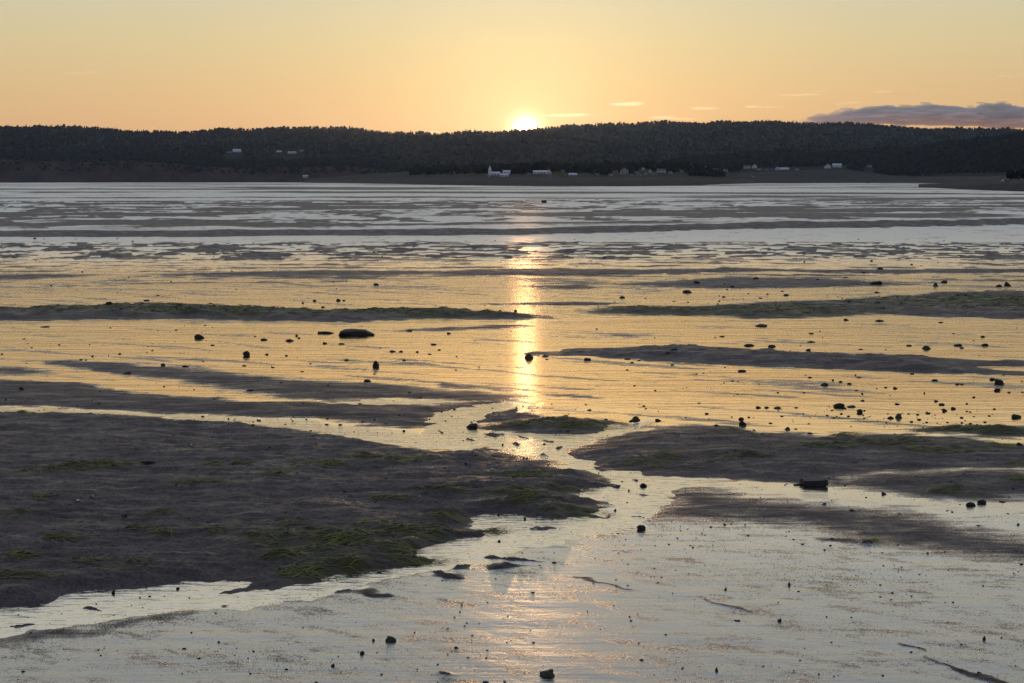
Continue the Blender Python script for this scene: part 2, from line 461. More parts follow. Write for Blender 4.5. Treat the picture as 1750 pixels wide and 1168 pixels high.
# ---------------------------------------------------------------- the flats: what lies where
# outlines of the drained banks as picture points: (name, outline, height, rise width, drain width, strength)
BANKS = [
 ('big', [(-260,706),(0,704),(100,710),(230,713),(330,722),(430,728),(500,737),(570,747),(650,754),(690,766),(750,776),(790,774),(830,764),(848,766),(850,780),(880,785),(930,790),(962,800),(1000,804),(1040,820),(1062,831),(1030,835),(985,838),(975,845),(1008,848),(1035,855),(1008,866),(1028,872),(1047,878),(1010,885),(940,893),(885,888),(872,882),(835,886),(815,894),(800,903),(862,899),(866,906),(835,919),(800,924),(760,928),(735,940),(700,950),(766,948),(768,952),(748,964),(700,976),(640,986),(585,986),(540,999),(480,1013),(420,1021),(360,1029),(312,1031),(300,1026),(350,1006),(392,994),(340,1000),(298,1001),(285,1009),(240,1012),(180,1016),(110,1027),(95,1037),(40,1043),(0,1046),(-260,1075)], 0.125, 0.6, 0.32, 1.0),
 ('strip', [(-260,648),(0,650),(110,656),(165,659),(200,669),(300,679),(420,687),(520,691),(620,689),(700,695),(760,694),(800,688),(848,687),(835,693),(790,699),(755,708),(742,715),(750,723),(760,730),(700,732),(640,728),(600,719),(520,715),(450,712),(400,711),(330,708),(240,704),(160,699),(80,696),(-260,693)], 0.06, 0.8, 0.45, 0.95),
 ('wedge', [(60,618),(120,616),(200,622),(300,630),(400,640),(520,652),(640,657),(720,663),(800,672),(870,677),(890,682),(850,686),(780,684),(700,681),(640,682),(560,687),(520,684),(470,680),(400,667),(330,655),(260,645),(200,640),(120,628)], 0.05, 1.2, 0.8, 0.85),
 ('patch', [(-200,626),(0,628),(60,633),(95,637),(40,641),(-200,642)], 0.04, 1.0, 0.8, 0.75),
 ('spur', [(788,721),(812,706),(850,700),(885,696),(905,698),(915,706),(940,712),(925,717),(860,723),(800,723)], 0.06, 0.6, 0.5, 0.85),
 ('islet', [(822,731),(850,727),(900,722),(960,717),(1000,718),(1050,724),(1072,730),(1050,735),(1000,741),(950,744),(880,739),(840,736)], 0.13, 0.9, 0.2, 1.0),
 ('bit', [(816,741),(835,737),(856,743),(848,749),(828,749)], 0.08, 0.3, 0.2, 0.9),
 ('bit', [(862,747),(890,745),(922,751),(900,753)], 0.07, 0.3, 0.2, 0.9),
 ('bit', [(903,755),(935,752),(965,756),(940,760)], 0.07, 0.3, 0.2, 0.9),
 ('bit', [(868,759),(885,756),(906,759),(885,763)], 0.05, 0.2, 0.15, 0.9),
 ('bit', [(928,765),(948,762),(964,766),(945,769)], 0.05, 0.2, 0.12, 0.9),
 ('bit', [(980,779),(1000,777),(1014,782),(995,785)], 0.05, 0.2, 0.12, 0.9),
 ('bit', [(1018,797),(1045,800),(1062,809),(1035,804)], 0.04, 0.15, 0.12, 0.8),
 ('bit', [(1058,814),(1092,822),(1078,827),(1060,820)], 0.04, 0.15, 0.12, 0.8),
 ('bit', [(1085,841),(1122,845),(1108,849),(1090,846)], 0.04, 0.15, 0.12, 0.8),
 ('bit', [(745,738),(765,736),(785,742),(760,745)], 0.04, 0.2, 0.2, 0.8),
 ('bit', [(786,749),(805,748),(818,753),(800,757)], 0.05, 0.2, 0.15, 0.9),
 ('bit', [(1030,826),(1060,826),(1078,831),(1050,833)], 0.04, 0.15, 0.12, 0.8),
 ('bit', [(905,778),(930,776),(950,786),(925,784)], 0.04, 0.15, 0.2, 0.7),
 ('bit', [(838,785),(870,782),(885,792),(860,792)], 0.04, 0.15, 0.2, 0.7),
 ('bit', [(1013,882),(1035,877),(1045,882),(1030,885)], 0.05, 0.2, 0.15, 0.9),
 ('bit', [(1045,883),(1090,880),(1125,885),(1060,888)], 0.04, 0.2, 0.15, 0.8),
 ('bit', [(732,982),(760,982),(805,989),(790,991),(750,989)], 0.06, 0.12, 0.08, 1.0),
 ('bit', [(775,969),(800,967),(798,973),(780,974)], 0.05, 0.1, 0.08, 0.9),
 ('bit', [(955,985),(1010,993),(1080,1007),(1075,1009),(1000,996)], 0.016, 0.06, 0.06, 0.75),
 ('bit', [(1185,1025),(1240,1036),(1300,1046),(1240,1040)], 0.016, 0.06, 0.06, 0.75),
 ('bit', [(1525,1103),(1570,1112),(1585,1118),(1540,1109)], 0.03, 0.05, 0.05, 0.9),
 ('bit', [(1590,1127),(1640,1145),(1720,1166),(1700,1168),(1620,1146)], 0.03, 0.05, 0.06, 0.9),
 ('bit', [(814,950),(850,953),(900,958),(930,963),(905,965),(860,959)], 0.07, 0.12, 0.08, 1.0),
 ('bit', [(824,966),(850,963),(885,970),(850,976),(838,974)], 0.06, 0.12, 0.10, 1.0),
 ('bit', [(618,1010),(640,1008),(680,1018),(650,1017)], 0.05, 0.1, 0.08, 1.0),
 ('bit', [(125,1042),(170,1034),(225,1038),(200,1047),(140,1049)], 0.06, 0.25, 0.2, 0.9),
 ('bit', [(-20,1072),(50,1063),(115,1058),(70,1068),(20,1076)], 0.04, 0.15, 0.15, 0.9),
 ('bit', [(130,1053),(190,1049),(250,1045),(215,1054),(160,1057)], 0.05, 0.2, 0.2, 0.9),
 ('bit', [(150,1029),(200,1025),(235,1028),(190,1032)], 0.05, 0.2, 0.15, 0.9),
 ('bit', [(330,1034),(380,1031),(420,1033),(370,1037)], 0.03, 0.12, 0.15, 0.8),
 ('bit', [(560,1012),(600,1006),(625,1008),(585,1015)], 0.04, 0.12, 0.15, 0.9),
 ('bit', [(890,905),(930,902),(965,905),(920,909)], 0.02, 0.1, 0.12, 0.7),
 ('bit', [(690,966),(720,960),(745,963),(712,969)], 0.04, 0.12, 0.12, 0.9),
 ('rim', [(-100,1096),(20,1086),(60,1079),(150,1076),(240,1058),(330,1048),(300,1062),(200,1078),(80,1100),(-100,1125)], 0.03, 0.4, 0.4, 0.62),
 ('right', [(972,775),(990,768),(1020,759),(1060,745),(1110,738),(1180,729),(1240,731),(1300,741),(1370,745),(1450,748),(1500,745),(1560,744),(1600,748),(1660,750),(1690,757),(1730,763),(2000,770),(2000,795),(1700,800),(1600,803),(1530,808),(1450,815),(1400,824),(1330,827),(1250,822),(1170,816),(1090,815),(1060,812),(1045,800),(1010,795),(985,787)], 0.095, 1.0, 0.45, 1.0),
 ('right_top', [(1560,735),(1600,732),(1660,731),(1750,733),(2000,735),(2000,747),(1700,746),(1640,742)], 0.12, 0.6, 0.3, 1.0),
 ('right_low', [(1400,826),(1480,818),(1560,812),(1640,808),(2000,805),(2000,852),(1740,850),(1690,857),(1650,855),(1540,847),(1480,836)], 0.09, 0.8, 0.7, 0.85),
 ('soft', [(1110,838),(1200,838),(1280,850),(1400,862),(1500,870),(1560,880),(1640,900),(1750,925),(2000,940),(2000,975),(1700,960),(1600,950),(1500,930),(1400,905),(1300,900),(1200,893),(1120,893),(1105,882),(1130,862)], 0.05, 1.2, 0.9, 0.66),
 ('bit', [(1395,926),(1440,922),(1495,925),(1460,930)], 0.04, 0.3, 0.25, 0.8),
 ('bar', [(905,606),(960,598),(1050,595),(1150,592),(1200,594),(1300,600),(1400,604),(1550,610),(1650,616),(2000,622),(2000,627),(1660,627),(1690,632),(1750,637),(2000,640),(2000,646),(1700,641),(1600,640),(1500,636),(1400,631),(1300,626),(1200,622),(1100,616),(1000,610),(950,609)], 0.20, 1.6, 0.25, 1.1),
 ('long', [(-300,535),(60,528),(200,523),(300,521),(420,524),(560,532),(650,531),(720,530),(800,532),(880,535),(950,541),(930,545),(850,547),(760,545),(700,546),(600,552),(500,549),(400,549),(330,546),(180,547),(60,549),(-300,551)], 0.28, 2.0, 0.7, 1.0),
 ('tail', [(650,568),(750,561),(850,556),(912,557),(880,562),(765,566)], 0.05, 1.5, 0.9, 0.8),
 ('green', [(1000,530),(1080,525),(1160,527),(1250,521),(1320,517),(1420,514),(1500,510),(1620,500),(2000,492),(2000,546),(1700,545),(1600,542),(1500,537),(1400,543),(1300,546),(1200,539),(1100,539),(1000,535)], 0.20, 2.0, 1.2, 0.95),
 ('band', [(700,466),(900,459),(1100,462),(1250,459),(1400,462),(1650,460),(2000,461),(2000,466),(1500,468),(1300,464),(1000,472),(820,471)], 0.10, 2.0, 1.5, 0.9),
 ('band', [(1050,486),(1150,481),(1250,474),(1400,477),(1580,487),(1350,493),(1200,494)], 0.08, 2.0, 1.5, 0.85),
 ('band', [(885,490),(1000,487),(1040,492),(960,496)], 0.06, 1.5, 1.0, 0.8),
 ('band', [(230,470),(450,464),(700,462),(800,467),(650,473),(400,474)], 0.06, 2.0, 2.0, 0.7),
 ('band', [(-100,474),(60,468),(180,470),(60,478),(-100,482)], 0.06, 2.0, 2.0, 0.7),
 ('band', [(820,521),(950,516),(1080,518),(1000,523)], 0.06, 1.2, 0.8, 0.85),
 ('band', [(960,567),(1050,570),(1160,574),(1060,577)], 0.03, 1.2, 1.0, 0.6),
 ('band', [(930,676),(985,676),(1040,680),(980,682)], 0.03, 0.4, 0.3, 0.8),
 ('band', [(700,650),(780,657),(850,664),(880,671),(800,665),(740,658)], 0.03, 0.5, 0.5, 0.7),
]
NAMED = {'big': 'dark bare mud', 'strip': '', 'islet': '', 'right': '', 'right_top': '', 'bar': '', 'long': '', 'green': ''}

STREAM = [
 [(-300,1062),(0,1040),(110,1020),(250,1002),(330,992),(420,990),(480,1008),(560,985),(640,975),(700,940),(800,915),(830,880),(880,876),(960,880),(1040,868),(1000,850),(985,836),(1060,824),(1020,806),(950,790),(870,776),(845,760),(800,776),(700,764),(740,735),(742,708),(800,694),(870,686),(915,690),(915,705),(820,716),(812,735),(880,742),(1000,742),(1080,722),(1110,720),(1115,735),(1040,745),(970,770),(990,786),(1060,808),(1180,815),(1250,822),(1160,836),(1140,858),(1110,885),(1105,905),(1000,915),(960,922),(880,945),(830,955),(760,975),(700,985),(640,1003),(590,1014),(500,1030),(420,1040),(330,1042),(240,1052),(150,1066),(60,1078),(0,1092),(-300,1130)],
 [(-200,698),(0,697),(160,703),(230,706),(400,713),(520,719),(620,728),(720,742),(800,760),(780,770),(700,764),(640,752),(540,738),(430,724),(330,718),(230,711),(100,706),(-200,704)],
 [(520,687),(600,688),(640,684),(760,684),(800,687),(700,692),(600,691)],
]
ALGAE = [(185,803,40,6),(140,807,60,6),(90,812,60,5),(350,801,15,3),(405,803,14,3),(330,838,60,4),(470,820,30,4),(540,805,40,4),(70,863,16,4),(28,890,22,7),(100,933,35,6),(275,922,25,7),(360,922,18,6),(225,915,12,4),(270,888,20,6),(490,907,16,3),(520,899,12,3),(30,958,25,6),(145,972,25,4),(450,935,60,12),(530,925,60,12),(600,930,60,12),(560,945,60,12),(480,960,40,10),(520,985,60,9),(600,970,60,10),(680,940,50,10),(720,920,60,10),(640,910,50,6),(760,890,40,8),(40,1000,60,6),(200,985,60,5),(230,975,20,3),(830,908,30,7),(700,960,60,7),(690,795,40,5),(620,790,30,4),(900,820,60,6),(760,850,50,5),(880,850,60,5),(960,840,50,5),(900,866,60,6),(980,880,60,6),(665,863,40,4),(85,710,25,4),(40,712,15,4),(950,728,115,9),(200,532,260,8),(480,537,220,7),(760,539,150,5),(1250,533,260,9),(1600,518,160,12),(1130,528,120,5),(1750,520,120,14),(1100,795,35,8),(1130,785,25,5),(1240,786,40,4),(1280,786,30,3),(1440,758,40,4),(1540,757,40,5),(1500,762,60,5),(1400,770,60,5),(1600,775,70,6),(1700,765,50,5),(1450,745,25,4),(1660,738,110,6),(1250,737,15,4),(1290,752,15,3),(1620,842,40,5),(1745,828,30,5),(1480,927,15,2),(1740,795,20,5),(760,1152,20,4)]
LEDGE_U = [-2000,-50,200,350,500,700,850,960,1100,1200,1300,1500,1620,1800,3500]
LEDGE_V = [406,405,405,405,403,403,402,399,397,393,391,389,387,383,378]

BANK_P = [np.array([at(u, v) for u, v in b[1]]) for b in BANKS]
STREAM_P = [np.array([at(u, v) for u, v in p]) for p in STREAM]
ALGAE_P = []
for (u, v, ru, rv) in ALGAE:
    _c = at(u, v)
    ALGAE_P.append((_c[0], _c[1], abs(at(u + ru, v)[0] - _c[0]), abs(at(u, v - rv)[1] - at(u, v + rv)[1]) / 2, v))
LEDGE_Y = [at(CX, v)[1] for v in LEDGE_V]

def flats(x, y, detail=True):
    """height, wetness, algae, ruffle, bank id for ground points (numpy arrays)."""
    x = np.asarray(x, float)
    y = np.asarray(y, float)
    rr = np.hypot(x, y)
    z0 = base_z(np.maximum(rr * np.sign(y), 0))
    z0 = base_z(np.maximum(y, 0))
    uu, vv = uv_of(x, np.maximum(y, 0.5), z0)
    vv = np.where(y > 4, vv, 3000.0)
    front = (y > 6) & (np.abs(x) < y * 0.62 + 6)
    k = np.clip(rr, 10, 80) * 0.011
    sx = 1.0 / (k * 4.5)
    wx = x + k * 0.9 * fbm(x * 0.9, y * 0.9, 3, 3)
    wy = y + k * 0.9 * fbm(x * 0.7 + 40, y * 1.1, 5, 3)
    wx2 = wx + 0.10 * fbm(x * 3.1, y * 3.1, 8, 2)
    wy2 = wy + 0.10 * fbm(x * 3.1 + 9, y * 3.1, 9, 2)
    calm = np.interp(vv, [0, 400, 470, 520, 660, 740, 820, 1300], [1, 1, 0.55, 0.30, 0.26, 0.4, 0.5, 0.5])
    z = 0.012 + 0.010 * fbm(x * 0.35, y * 0.8, 21, 2) * calm
    z = z + 0.006 * fbm((x * 0.8 - y * 0.6) * 0.7, (y * 0.8 + x * 0.6) * 3.5, 22, 3) * calm
    dry = np.zeros_like(x)
    bank = np.zeros(x.shape, np.int32)
    rise = np.zeros_like(x)
    chan = np.full(x.shape, -9.0)
    for P in STREAM_P:
        s = np.where(front & (wy2 > P[:, 1].min() - 2) & (wy2 < P[:, 1].max() + 2))
        if len(s[0]):
            chan[s] = np.maximum(chan[s], sdf(wx2[s], wy2[s], P))
    z = np.where(chan > -1, z - 0.055 * sst(-0.15, 0.3, chan), z)
    for i, (nm, poly, hgt, wid, drain, st) in enumerate(BANKS):
        P = BANK_P[i]
        pad = 3 * drain + 1
        s = np.where(front & (wy2 > P[:, 1].min() - pad) & (wy2 < P[:, 1].max() + pad) & (wx2 > P[:, 0].min() - pad) & (wx2 < P[:, 0].max() + pad))
        if not len(s[0]):
            continue
        d = sdf(wx2[s], wy2[s], P)
        up = sst(-0.05, wid, d)
        lum = fbm(x[s] * 0.45, y[s] * 0.9, 31, 2) * 0.40 + fbm(x[s] * 1.3 + 0.5 * y[s], y[s] * 3.4, 33, 4, 0.6) * 0.20
        zz = hgt * up * np.clip(0.75 + lum, 0.15, 2) + ((0.013 * fbm(x[s] * 3.6, y[s] * 7.0, 36, 2) + 0.008 * fbm(x[s] * 9.0, y[s] * 17.0, 37, 3, 0.65)) * min(1, hgt / 0.12)) * sst(0, 0.35, d)
        zb = np.where(d > -0.05, np.maximum(z[s], -0.05) * (1 - up) + (0.012 + zz) * np.maximum(up, 0), z[s])
        z[s] = np.where(d > -0.05, np.maximum(zb, z[s]), z[s])
        dry[s] = np.maximum(dry[s], st * sst(-drain, drain, d))
        rise[s] = np.maximum(rise[s], up * hgt)
        if nm in NAMED:
            b = bank[s]
            b[d > 0.0] = i + 1
            bank[s] = b
    alg = np.zeros_like(x)
    for (cx_, cy_, ex, ey, v) in ALGAE_P:
        s = np.where((np.abs(x - cx_) < 2.2 * ex) & (np.abs(y - cy_) < 2.2 * ey))
        q = ((wx2[s] - cx_) / ex) ** 2 + ((wy2[s] - cy_) / ey) ** 2
        if not len(s[0]):
            continue
        e = np.exp(-q * 1.1)
        alg[s] = np.maximum(alg[s], e)
        if v > 690:
            z[s] = z[s] + 0.045 * np.exp(-q * 1.5) * np.clip(0.8 + fbm(x[s] * 2.0, y[s] * 3.5, 61, 2), 0, 2)
    dry = np.maximum(dry, 0.9 * sst(0.25, 0.7, alg))
    alg = np.where(bank + (dry > 0.5) > 0, np.clip(alg * 1.35, 0, 1), alg * 0.3)
    # the row of broken lumps across the middle distance
    lm = sst(410, 420, vv) * (1 - sst(438, 452, vv)) * (y > 4)
    ln = fbm(x * 0.16, y * 0.55, 41, 4, 0.6)
    z = z + lm * 0.30 * np.clip(ln - 0.18, 0, 1)
    dry = np.maximum(dry, lm * sst(-0.12, 0.16, ln))
    # the step up to the far terrace
    rl = np.interp(uu, LEDGE_U, LEDGE_Y)
    e = y - rl + 1.6 * fbm(x * 0.09, y * 0.05, 51, 3)
    hl = np.interp(uu, [-2000, 0, 900, 1750, 3500], [0.42, 0.42, 0.50, 0.75, 0.8])
    far = sst(0, 30, e) * (y > 20)
    step = hl * sst(0, 7.0, e) * (1 - sst(60, 420, e))
    lobe = 0.16 * np.clip(fbm(x * 0.07 + y * 0.03, y * 0.05, 53, 5, 0.6), -0.5, 1.2) * sst(1, 10, e) * (1 - sst(250, 900, e))
    z = np.where(y > 20, z + step + lobe, z)
    dry = np.maximum(dry, np.where(y > 20, sst(-1.5, 0.5, e) * (1 - sst(6.0, 9.0, e)), 0))
    st1 = fbm(x * 0.012, y * 0.035, 55, 4, 0.6)
    st2 = fbm(x * 0.004, y * 0.010, 56, 4, 0.6)
    dry = np.maximum(dry, far * 1.0 * sst(-0.12, 0.45, np.where(rr > 400, st2, st1)))
    chop = 0.05 * fbm(x * 0.22, y * 0.42, 58, 4, 0.6) * sst(404, 415, vv) * (1 - sst(450, 490, vv)) * (y > 4)
    z = z + chop
    dry = np.maximum(dry, far * 1.0 * sst(-0.12, 0.5, fbm(x * 0.09 + y * 0.02, y * 0.07, 59, 4, 0.65)) * (rr < 420))
    # thin drained streaks everywhere on the wet flats
    wetn = fbm((x * 0.82 - y * 0.57) * 0.16, (y * 0.82 + x * 0.57) * 0.9, 71, 4, 0.6)
    near = sst(820, 930, vv)
    dry = np.maximum(dry, (0.36 - 0.24 * near) * sst(0.05, 0.7, wetn))
    dry = np.maximum(dry, near * (0.16 + 0.12 * fbm((x * 0.85 - y * 0.53) * 0.8, (y * 0.85 + x * 0.53) * 4.2, 75, 5, 0.7)))
    midr = sst(430, 450, vv) * (1 - sst(470, 520, vv))
    dry = np.maximum(dry, 0.6 * midr * sst(0.0, 0.5, fbm(x * 0.12, y * 0.5, 73, 4, 0.6)))
    ruf = np.clip(0.04 + 0.96 * (1 - sst(385, 480, vv)), 0, 1)
    ruf = np.where(vv > 760, 0.04 + 0.30 * sst(780, 900, vv), ruf)
    ruf = np.where(chan > 0.0, 0.05, ruf)
    wet = 1.0 - dry * 1.06
    wet = np.where(chan > 0.05, np.maximum(wet, 0.95 * (z < -0.004)), wet)
    return z + z0, wet, alg, ruf, bank

def build_flats():
    rows = [0.4, 1.5, 3, 5, 7, 9, 11]
    v = 1245.0
    while v > 366:
        rows.append(at(CX, v)[1])
        v -= 1.3
    r = rows[-1]
    while r < 7600:
        r *= 1.022
        rows.append(r)
    rows = np.array(rows)
    rows = np.unique(rows)
    az = np.concatenate([np.arange(-180, -32, 8.0), np.arange(-32, -22, 0.5), np.arange(-22, 22, 0.05), np.arange(22, 32, 0.5), np.arange(32, 180, 8.0)])
    A = np.radians(az)
    # rows run along straight lines y = r inside the dense sector and close up round the back
    X = rows[:, None] * np.sin(A)[None, :]
    Y = rows[:, None] * np.cos(A)[None, :]
    z, wet, alg, ruf, bank = flats(X.ravel(), Y.ravel())
    nr, nc = X.shape
    mgain = np.interp(uv_of(X.ravel(), np.maximum(Y.ravel(), 4), base_z(np.maximum(Y.ravel(), 0)))[1], [0, 310, 420, 480, 660, 780, 870, 1000, 1200], [0.5, 0.62, 0.64, 0.90, 0.96, 0.92, 0.62, 0.42, 0.30])  # added mirror strength, raised where the flats should reflect gold
    rpl = np.clip((np.hypot(X, Y).ravel() - 40) / 80, 0, 1)
    V = np.stack([X.ravel(), Y.ravel(), z], 1)
    idx = np.arange(nr * nc).reshape(nr, nc)
    nxt = np.roll(idx, -1, axis=1)
    F = np.stack([idx[:-1].ravel(), nxt[:-1].ravel(), nxt[1:].ravel(), idx[1:].ravel()], 1)
    # smooth normals over the whole sheet, so that seams between banks and flat do not show
    P = V.reshape(nr, nc, 3)
    dc = np.roll(P, -1, 1) - np.roll(P, 1, 1)
    dr = np.gradient(P, axis=0)
    nn = np.cross(dc, dr)
    nn /= np.linalg.norm(nn, axis=2, keepdims=True) + 1e-12
    nn = np.where(nn[..., 2:3] < 0, -nn, nn).reshape(-1, 3)
    fb = bank[F[:, 0]]
    for b in np.unique(fb):
        ff = F[fb == b]
        used, inv = np.unique(ff, return_inverse=True)
        nm = 'mudflat' if b == 0 else 'mud_bank'
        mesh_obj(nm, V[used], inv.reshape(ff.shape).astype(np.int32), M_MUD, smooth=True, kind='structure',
                 attrs={'wet': wet[used], 'algae': alg[used], 'ruffle': ruf[used], 'ripple': rpl[used], 'mirror_gain': mgain[used]}, normals=nn[used])
    # centre cap under the camera
    c = [tuple(V[i]) for i in idx[0]]
    mesh_obj('mudflat', np.array(c), [list(range(nc))[::-1]], M_MUD, kind='structure',
             attrs={'wet': np.ones(nc), 'algae': np.zeros(nc), 'ruffle': np.zeros(nc)})

build_flats()

def build_stream():
    PS = STREAM_P
    A = np.concatenate(PS)
    gx, gy = np.meshgrid(np.arange(A[:, 0].min() - 0.5, A[:, 0].max() + 0.5, 0.12), np.arange(A[:, 1].min() - 0.5, A[:, 1].max() + 0.5, 0.12))
    d = np.max([sdf(gx, gy, P) for P in PS], axis=0)
    nr, nc = gx.shape
    idx = np.arange(nr * nc).reshape(nr, nc)
    keep = d[:-1, :-1] > -0.45
    F = np.stack([idx[:-1, :-1][keep], idx[:-1, 1:][keep], idx[1:, 1:][keep], idx[1:, :-1][keep]], 1)
    used, inv = np.unique(F, return_inverse=True)
    V = np.stack([gx.ravel()[used], gy.ravel()[used], base_z(gy.ravel()[used])], 1)
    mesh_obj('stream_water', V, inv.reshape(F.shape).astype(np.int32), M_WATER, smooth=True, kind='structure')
build_stream()

# ---------------------------------------------------------------- hills, headland and far shore
COSP = math.cos(PITCH)

class Terrain:
    """Ground given by stations running away from the shore; each station has a distance and a height along the shore."""
    def __init__(self, U, stations):
        self.U = U
        self.st = stations

    def knots(self, u):
        rs, zs = [], []
        for rl, hl in self.st:
            r = np.interp(u, self.U, rl) if not np.isscalar(rl) else np.full_like(u, rl, dtype=float)
            if isinstance(hl, tuple):
                z = np.full_like(u, hl[0], dtype=float)
            else:
                v = np.interp(u, self.U, hl) if not np.isscalar(hl) else np.full_like(u, hl, dtype=float)
                a, y, c = ray(CX, v)
                b = -(v - CY) / FPX
                z = EYE + r * (-math.sin(PITCH) + b * COSP) / (COSP + b * math.sin(PITCH))
            rs.append(r)
            zs.append(z)
        return np.array(rs), np.array(zs)

    def at(self, u, t):
        """t runs from 0 to (stations - 1); returns x, y, z"""
        u = np.asarray(u, float)
        t = np.clip(np.asarray(t, float), 0, len(self.st) - 1.0001)
        rs, zs = self.knots(u.ravel())
        i = np.floor(t).astype(int).ravel()
        f = t.ravel() - i
        j = np.arange(len(i))
        r = rs[i, j] * (1 - f) + rs[i + 1, j] * f
        z = zs[i, j] * (1 - f) + zs[i + 1, j] * f
        x = (u.ravel() - CX) / FPX * COSP * r
        n = fbm(x * 0.006, r * 0.006, 91, 4)
        z = z + n * np.clip(z, 0, 60) * 0.05
        return x.reshape(u.shape), r.reshape(u.shape), z.reshape(u.shape)

    def find(self, u, v, t0=0.0, t1=None):
        """first place along the line of sight (u, v) that lies on the ground"""
        t1 = len(self.st) - 1.001 if t1 is None else t1
        ts = np.linspace(t0, t1, 400)
        x, y, z = self.at(np.full(400, float(u)), ts)
        vv = uv_of(x, y, z)[1]
        k = np.where(vv <= v)[0]
        k = k[0] if len(k) else int(np.argmin(vv))
        return x[k], y[k], z[k]

    def build(self, name, mat, nu=240, m=8, only=None, smooth=True):
        a, b = only if only else (0, len(self.st) - 1)
        us = np.linspace(self.U[0], self.U[-1], nu)
        ts = np.linspace(a, b, (b - a) * m + 1)
        uu, tt = np.meshgrid(us, ts)
        x, y, z = self.at(uu, tt)
        nr, nc = x.shape
        idx = np.arange(nr * nc).reshape(nr, nc)
        F = np.stack([idx[:-1, :-1].ravel(), idx[:-1, 1:].ravel(), idx[1:, 1:].ravel(), idx[1:, :-1].ravel()], 1).astype(np.int32)
        return mesh_obj(name, np.stack([x.ravel(), y.ravel(), z.ravel()], 1), F, mat, smooth=smooth, kind='structure')

UL = [-1800,-150,0,60,130,190,230,330,380,430,530,600,660,690,740,830,880,910,960,1100,1250]
RIDGE_L = [214,227,221,219,219,224,228,228,223,223,219,222,228,231,231,227,225,227,235,262,290]
CLIFF_L = [268,270,271,275,278,276,276,284,287,288,286,284,292,296,298,300,301,302,303,304,305]
T_LEFT = Terrain(UL, [(3040, (-1.0,)), (3055, 310.0), (3100, CLIFF_L), (3450, [c - 14 for c in CLIFF_L]), (4300, RIDGE_L), (5200, [r + 22 for r in RIDGE_L]), (6000, (-4.0,))])
UR = [780,840,900,960,1050,1150,1300,1380,1450,1560,1640,1690,1750,1900,3400]
RIDGE_R = [262,242,226,219,215,212,210,212,215,220,225,224,223,221,214]
T_RIGHT = Terrain(UR, [(3300, (-1.0,)), (3400, 302.0), (4300, [r * 0.35 + 178 for r in RIDGE_R]), (5400, RIDGE_R), (6100, [r + 20 for r in RIDGE_R]), (6800, (-4.0,))])
UW = [1090,1150,1250,1350,1450,1520,1600,1680,1750,1900,3400]
TOP_W = [290,277,268,263,262,255,248,240,235,228,214]
T_WOOD = Terrain(UW, [([1900,2000,2200,2300,2400,2430,2300,2000,1800,1600,1500], (-0.6,)), ([1960,2060,2260,2360,2460,2490,2360,2060,1860,1660,1560], 308.0),
                      ([2080,2180,2380,2480,2580,2600,2480,2200,2000,1800,1700], [302,298,295,292,291,300,302,302,300,300,300]),
                      ([2300,2400,2600,2700,2800,2850,2750,2500,2300,2100,2000], [298,292,288,285,283,287,289,290,288,286,284]),
                      ([2900,3000,3200,3300,3400,3450,3350,3100,2900,2700,2600], TOP_W), ([3150,3250,3450,3500,3600,3650,3550,3350,3150,2950,2850], [t + 12 for t in TOP_W]), (4200, (-3.0,))])
UH = [520,580,640,740,830,950,1100,1170,1200,1230,1290]
RH = np.array([2700,2350,2000,1520,1260,1160,1170,1260,1380,1700,2100])
T_HEAD = Terrain(UH, [(RH, (-0.5,)), (RH + 60, [311,311,311,311,310.5,310,309,310,310,310,310]), (RH + 150, [309,308,306,304,303,303,303,303,304,305,307]),
                      (RH + 350, [306,304,302,299,298,297,296,295,296,298,302]), (RH + 800, [304,301,297,292,290,287,285,284,286,289,296]), (RH + 1100, (-1.0,))])
US = [1570,1600,1650,1700,1750,1850,2200,3400]
RS = np.array([1000,930,810,740,690,620,560,520])
T_SPIT = Terrain(US, [(RS, (-0.25,)), (RS + 25, [319,318,317,315,313,312,312,312]), (RS + 90, [316,315,313,310,308,306,305,304]), (RS + 200, [315,314,311,308,304.5,302,300,300]), (RS + 420, (-0.4,))])

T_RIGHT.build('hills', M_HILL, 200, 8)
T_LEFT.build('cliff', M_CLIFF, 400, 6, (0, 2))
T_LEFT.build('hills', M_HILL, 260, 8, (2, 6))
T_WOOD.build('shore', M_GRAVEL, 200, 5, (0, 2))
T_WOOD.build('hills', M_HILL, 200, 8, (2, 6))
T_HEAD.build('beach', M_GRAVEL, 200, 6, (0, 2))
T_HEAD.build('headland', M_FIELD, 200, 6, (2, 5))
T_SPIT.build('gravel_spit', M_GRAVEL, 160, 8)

# ---------------------------------------------------------------- far-off woods: nobody could count these trees
def conifer():
    V, F = [], []
    for (z0, r0, z1) in ((0.08, 0.24, 0.55), (0.38, 0.16, 1.0)):
        b = len(V)
        for k in range(5):
            a = 2 * math.pi * k / 5 + z0 * 3
            V.append((r0 * math.cos(a), r0 * math.sin(a), z0))
        V.append((0, 0, z1))
        F += [(b + k, b + (k + 1) % 5, b + 5) for k in range(5)]
    return np.array(V), np.array(F)

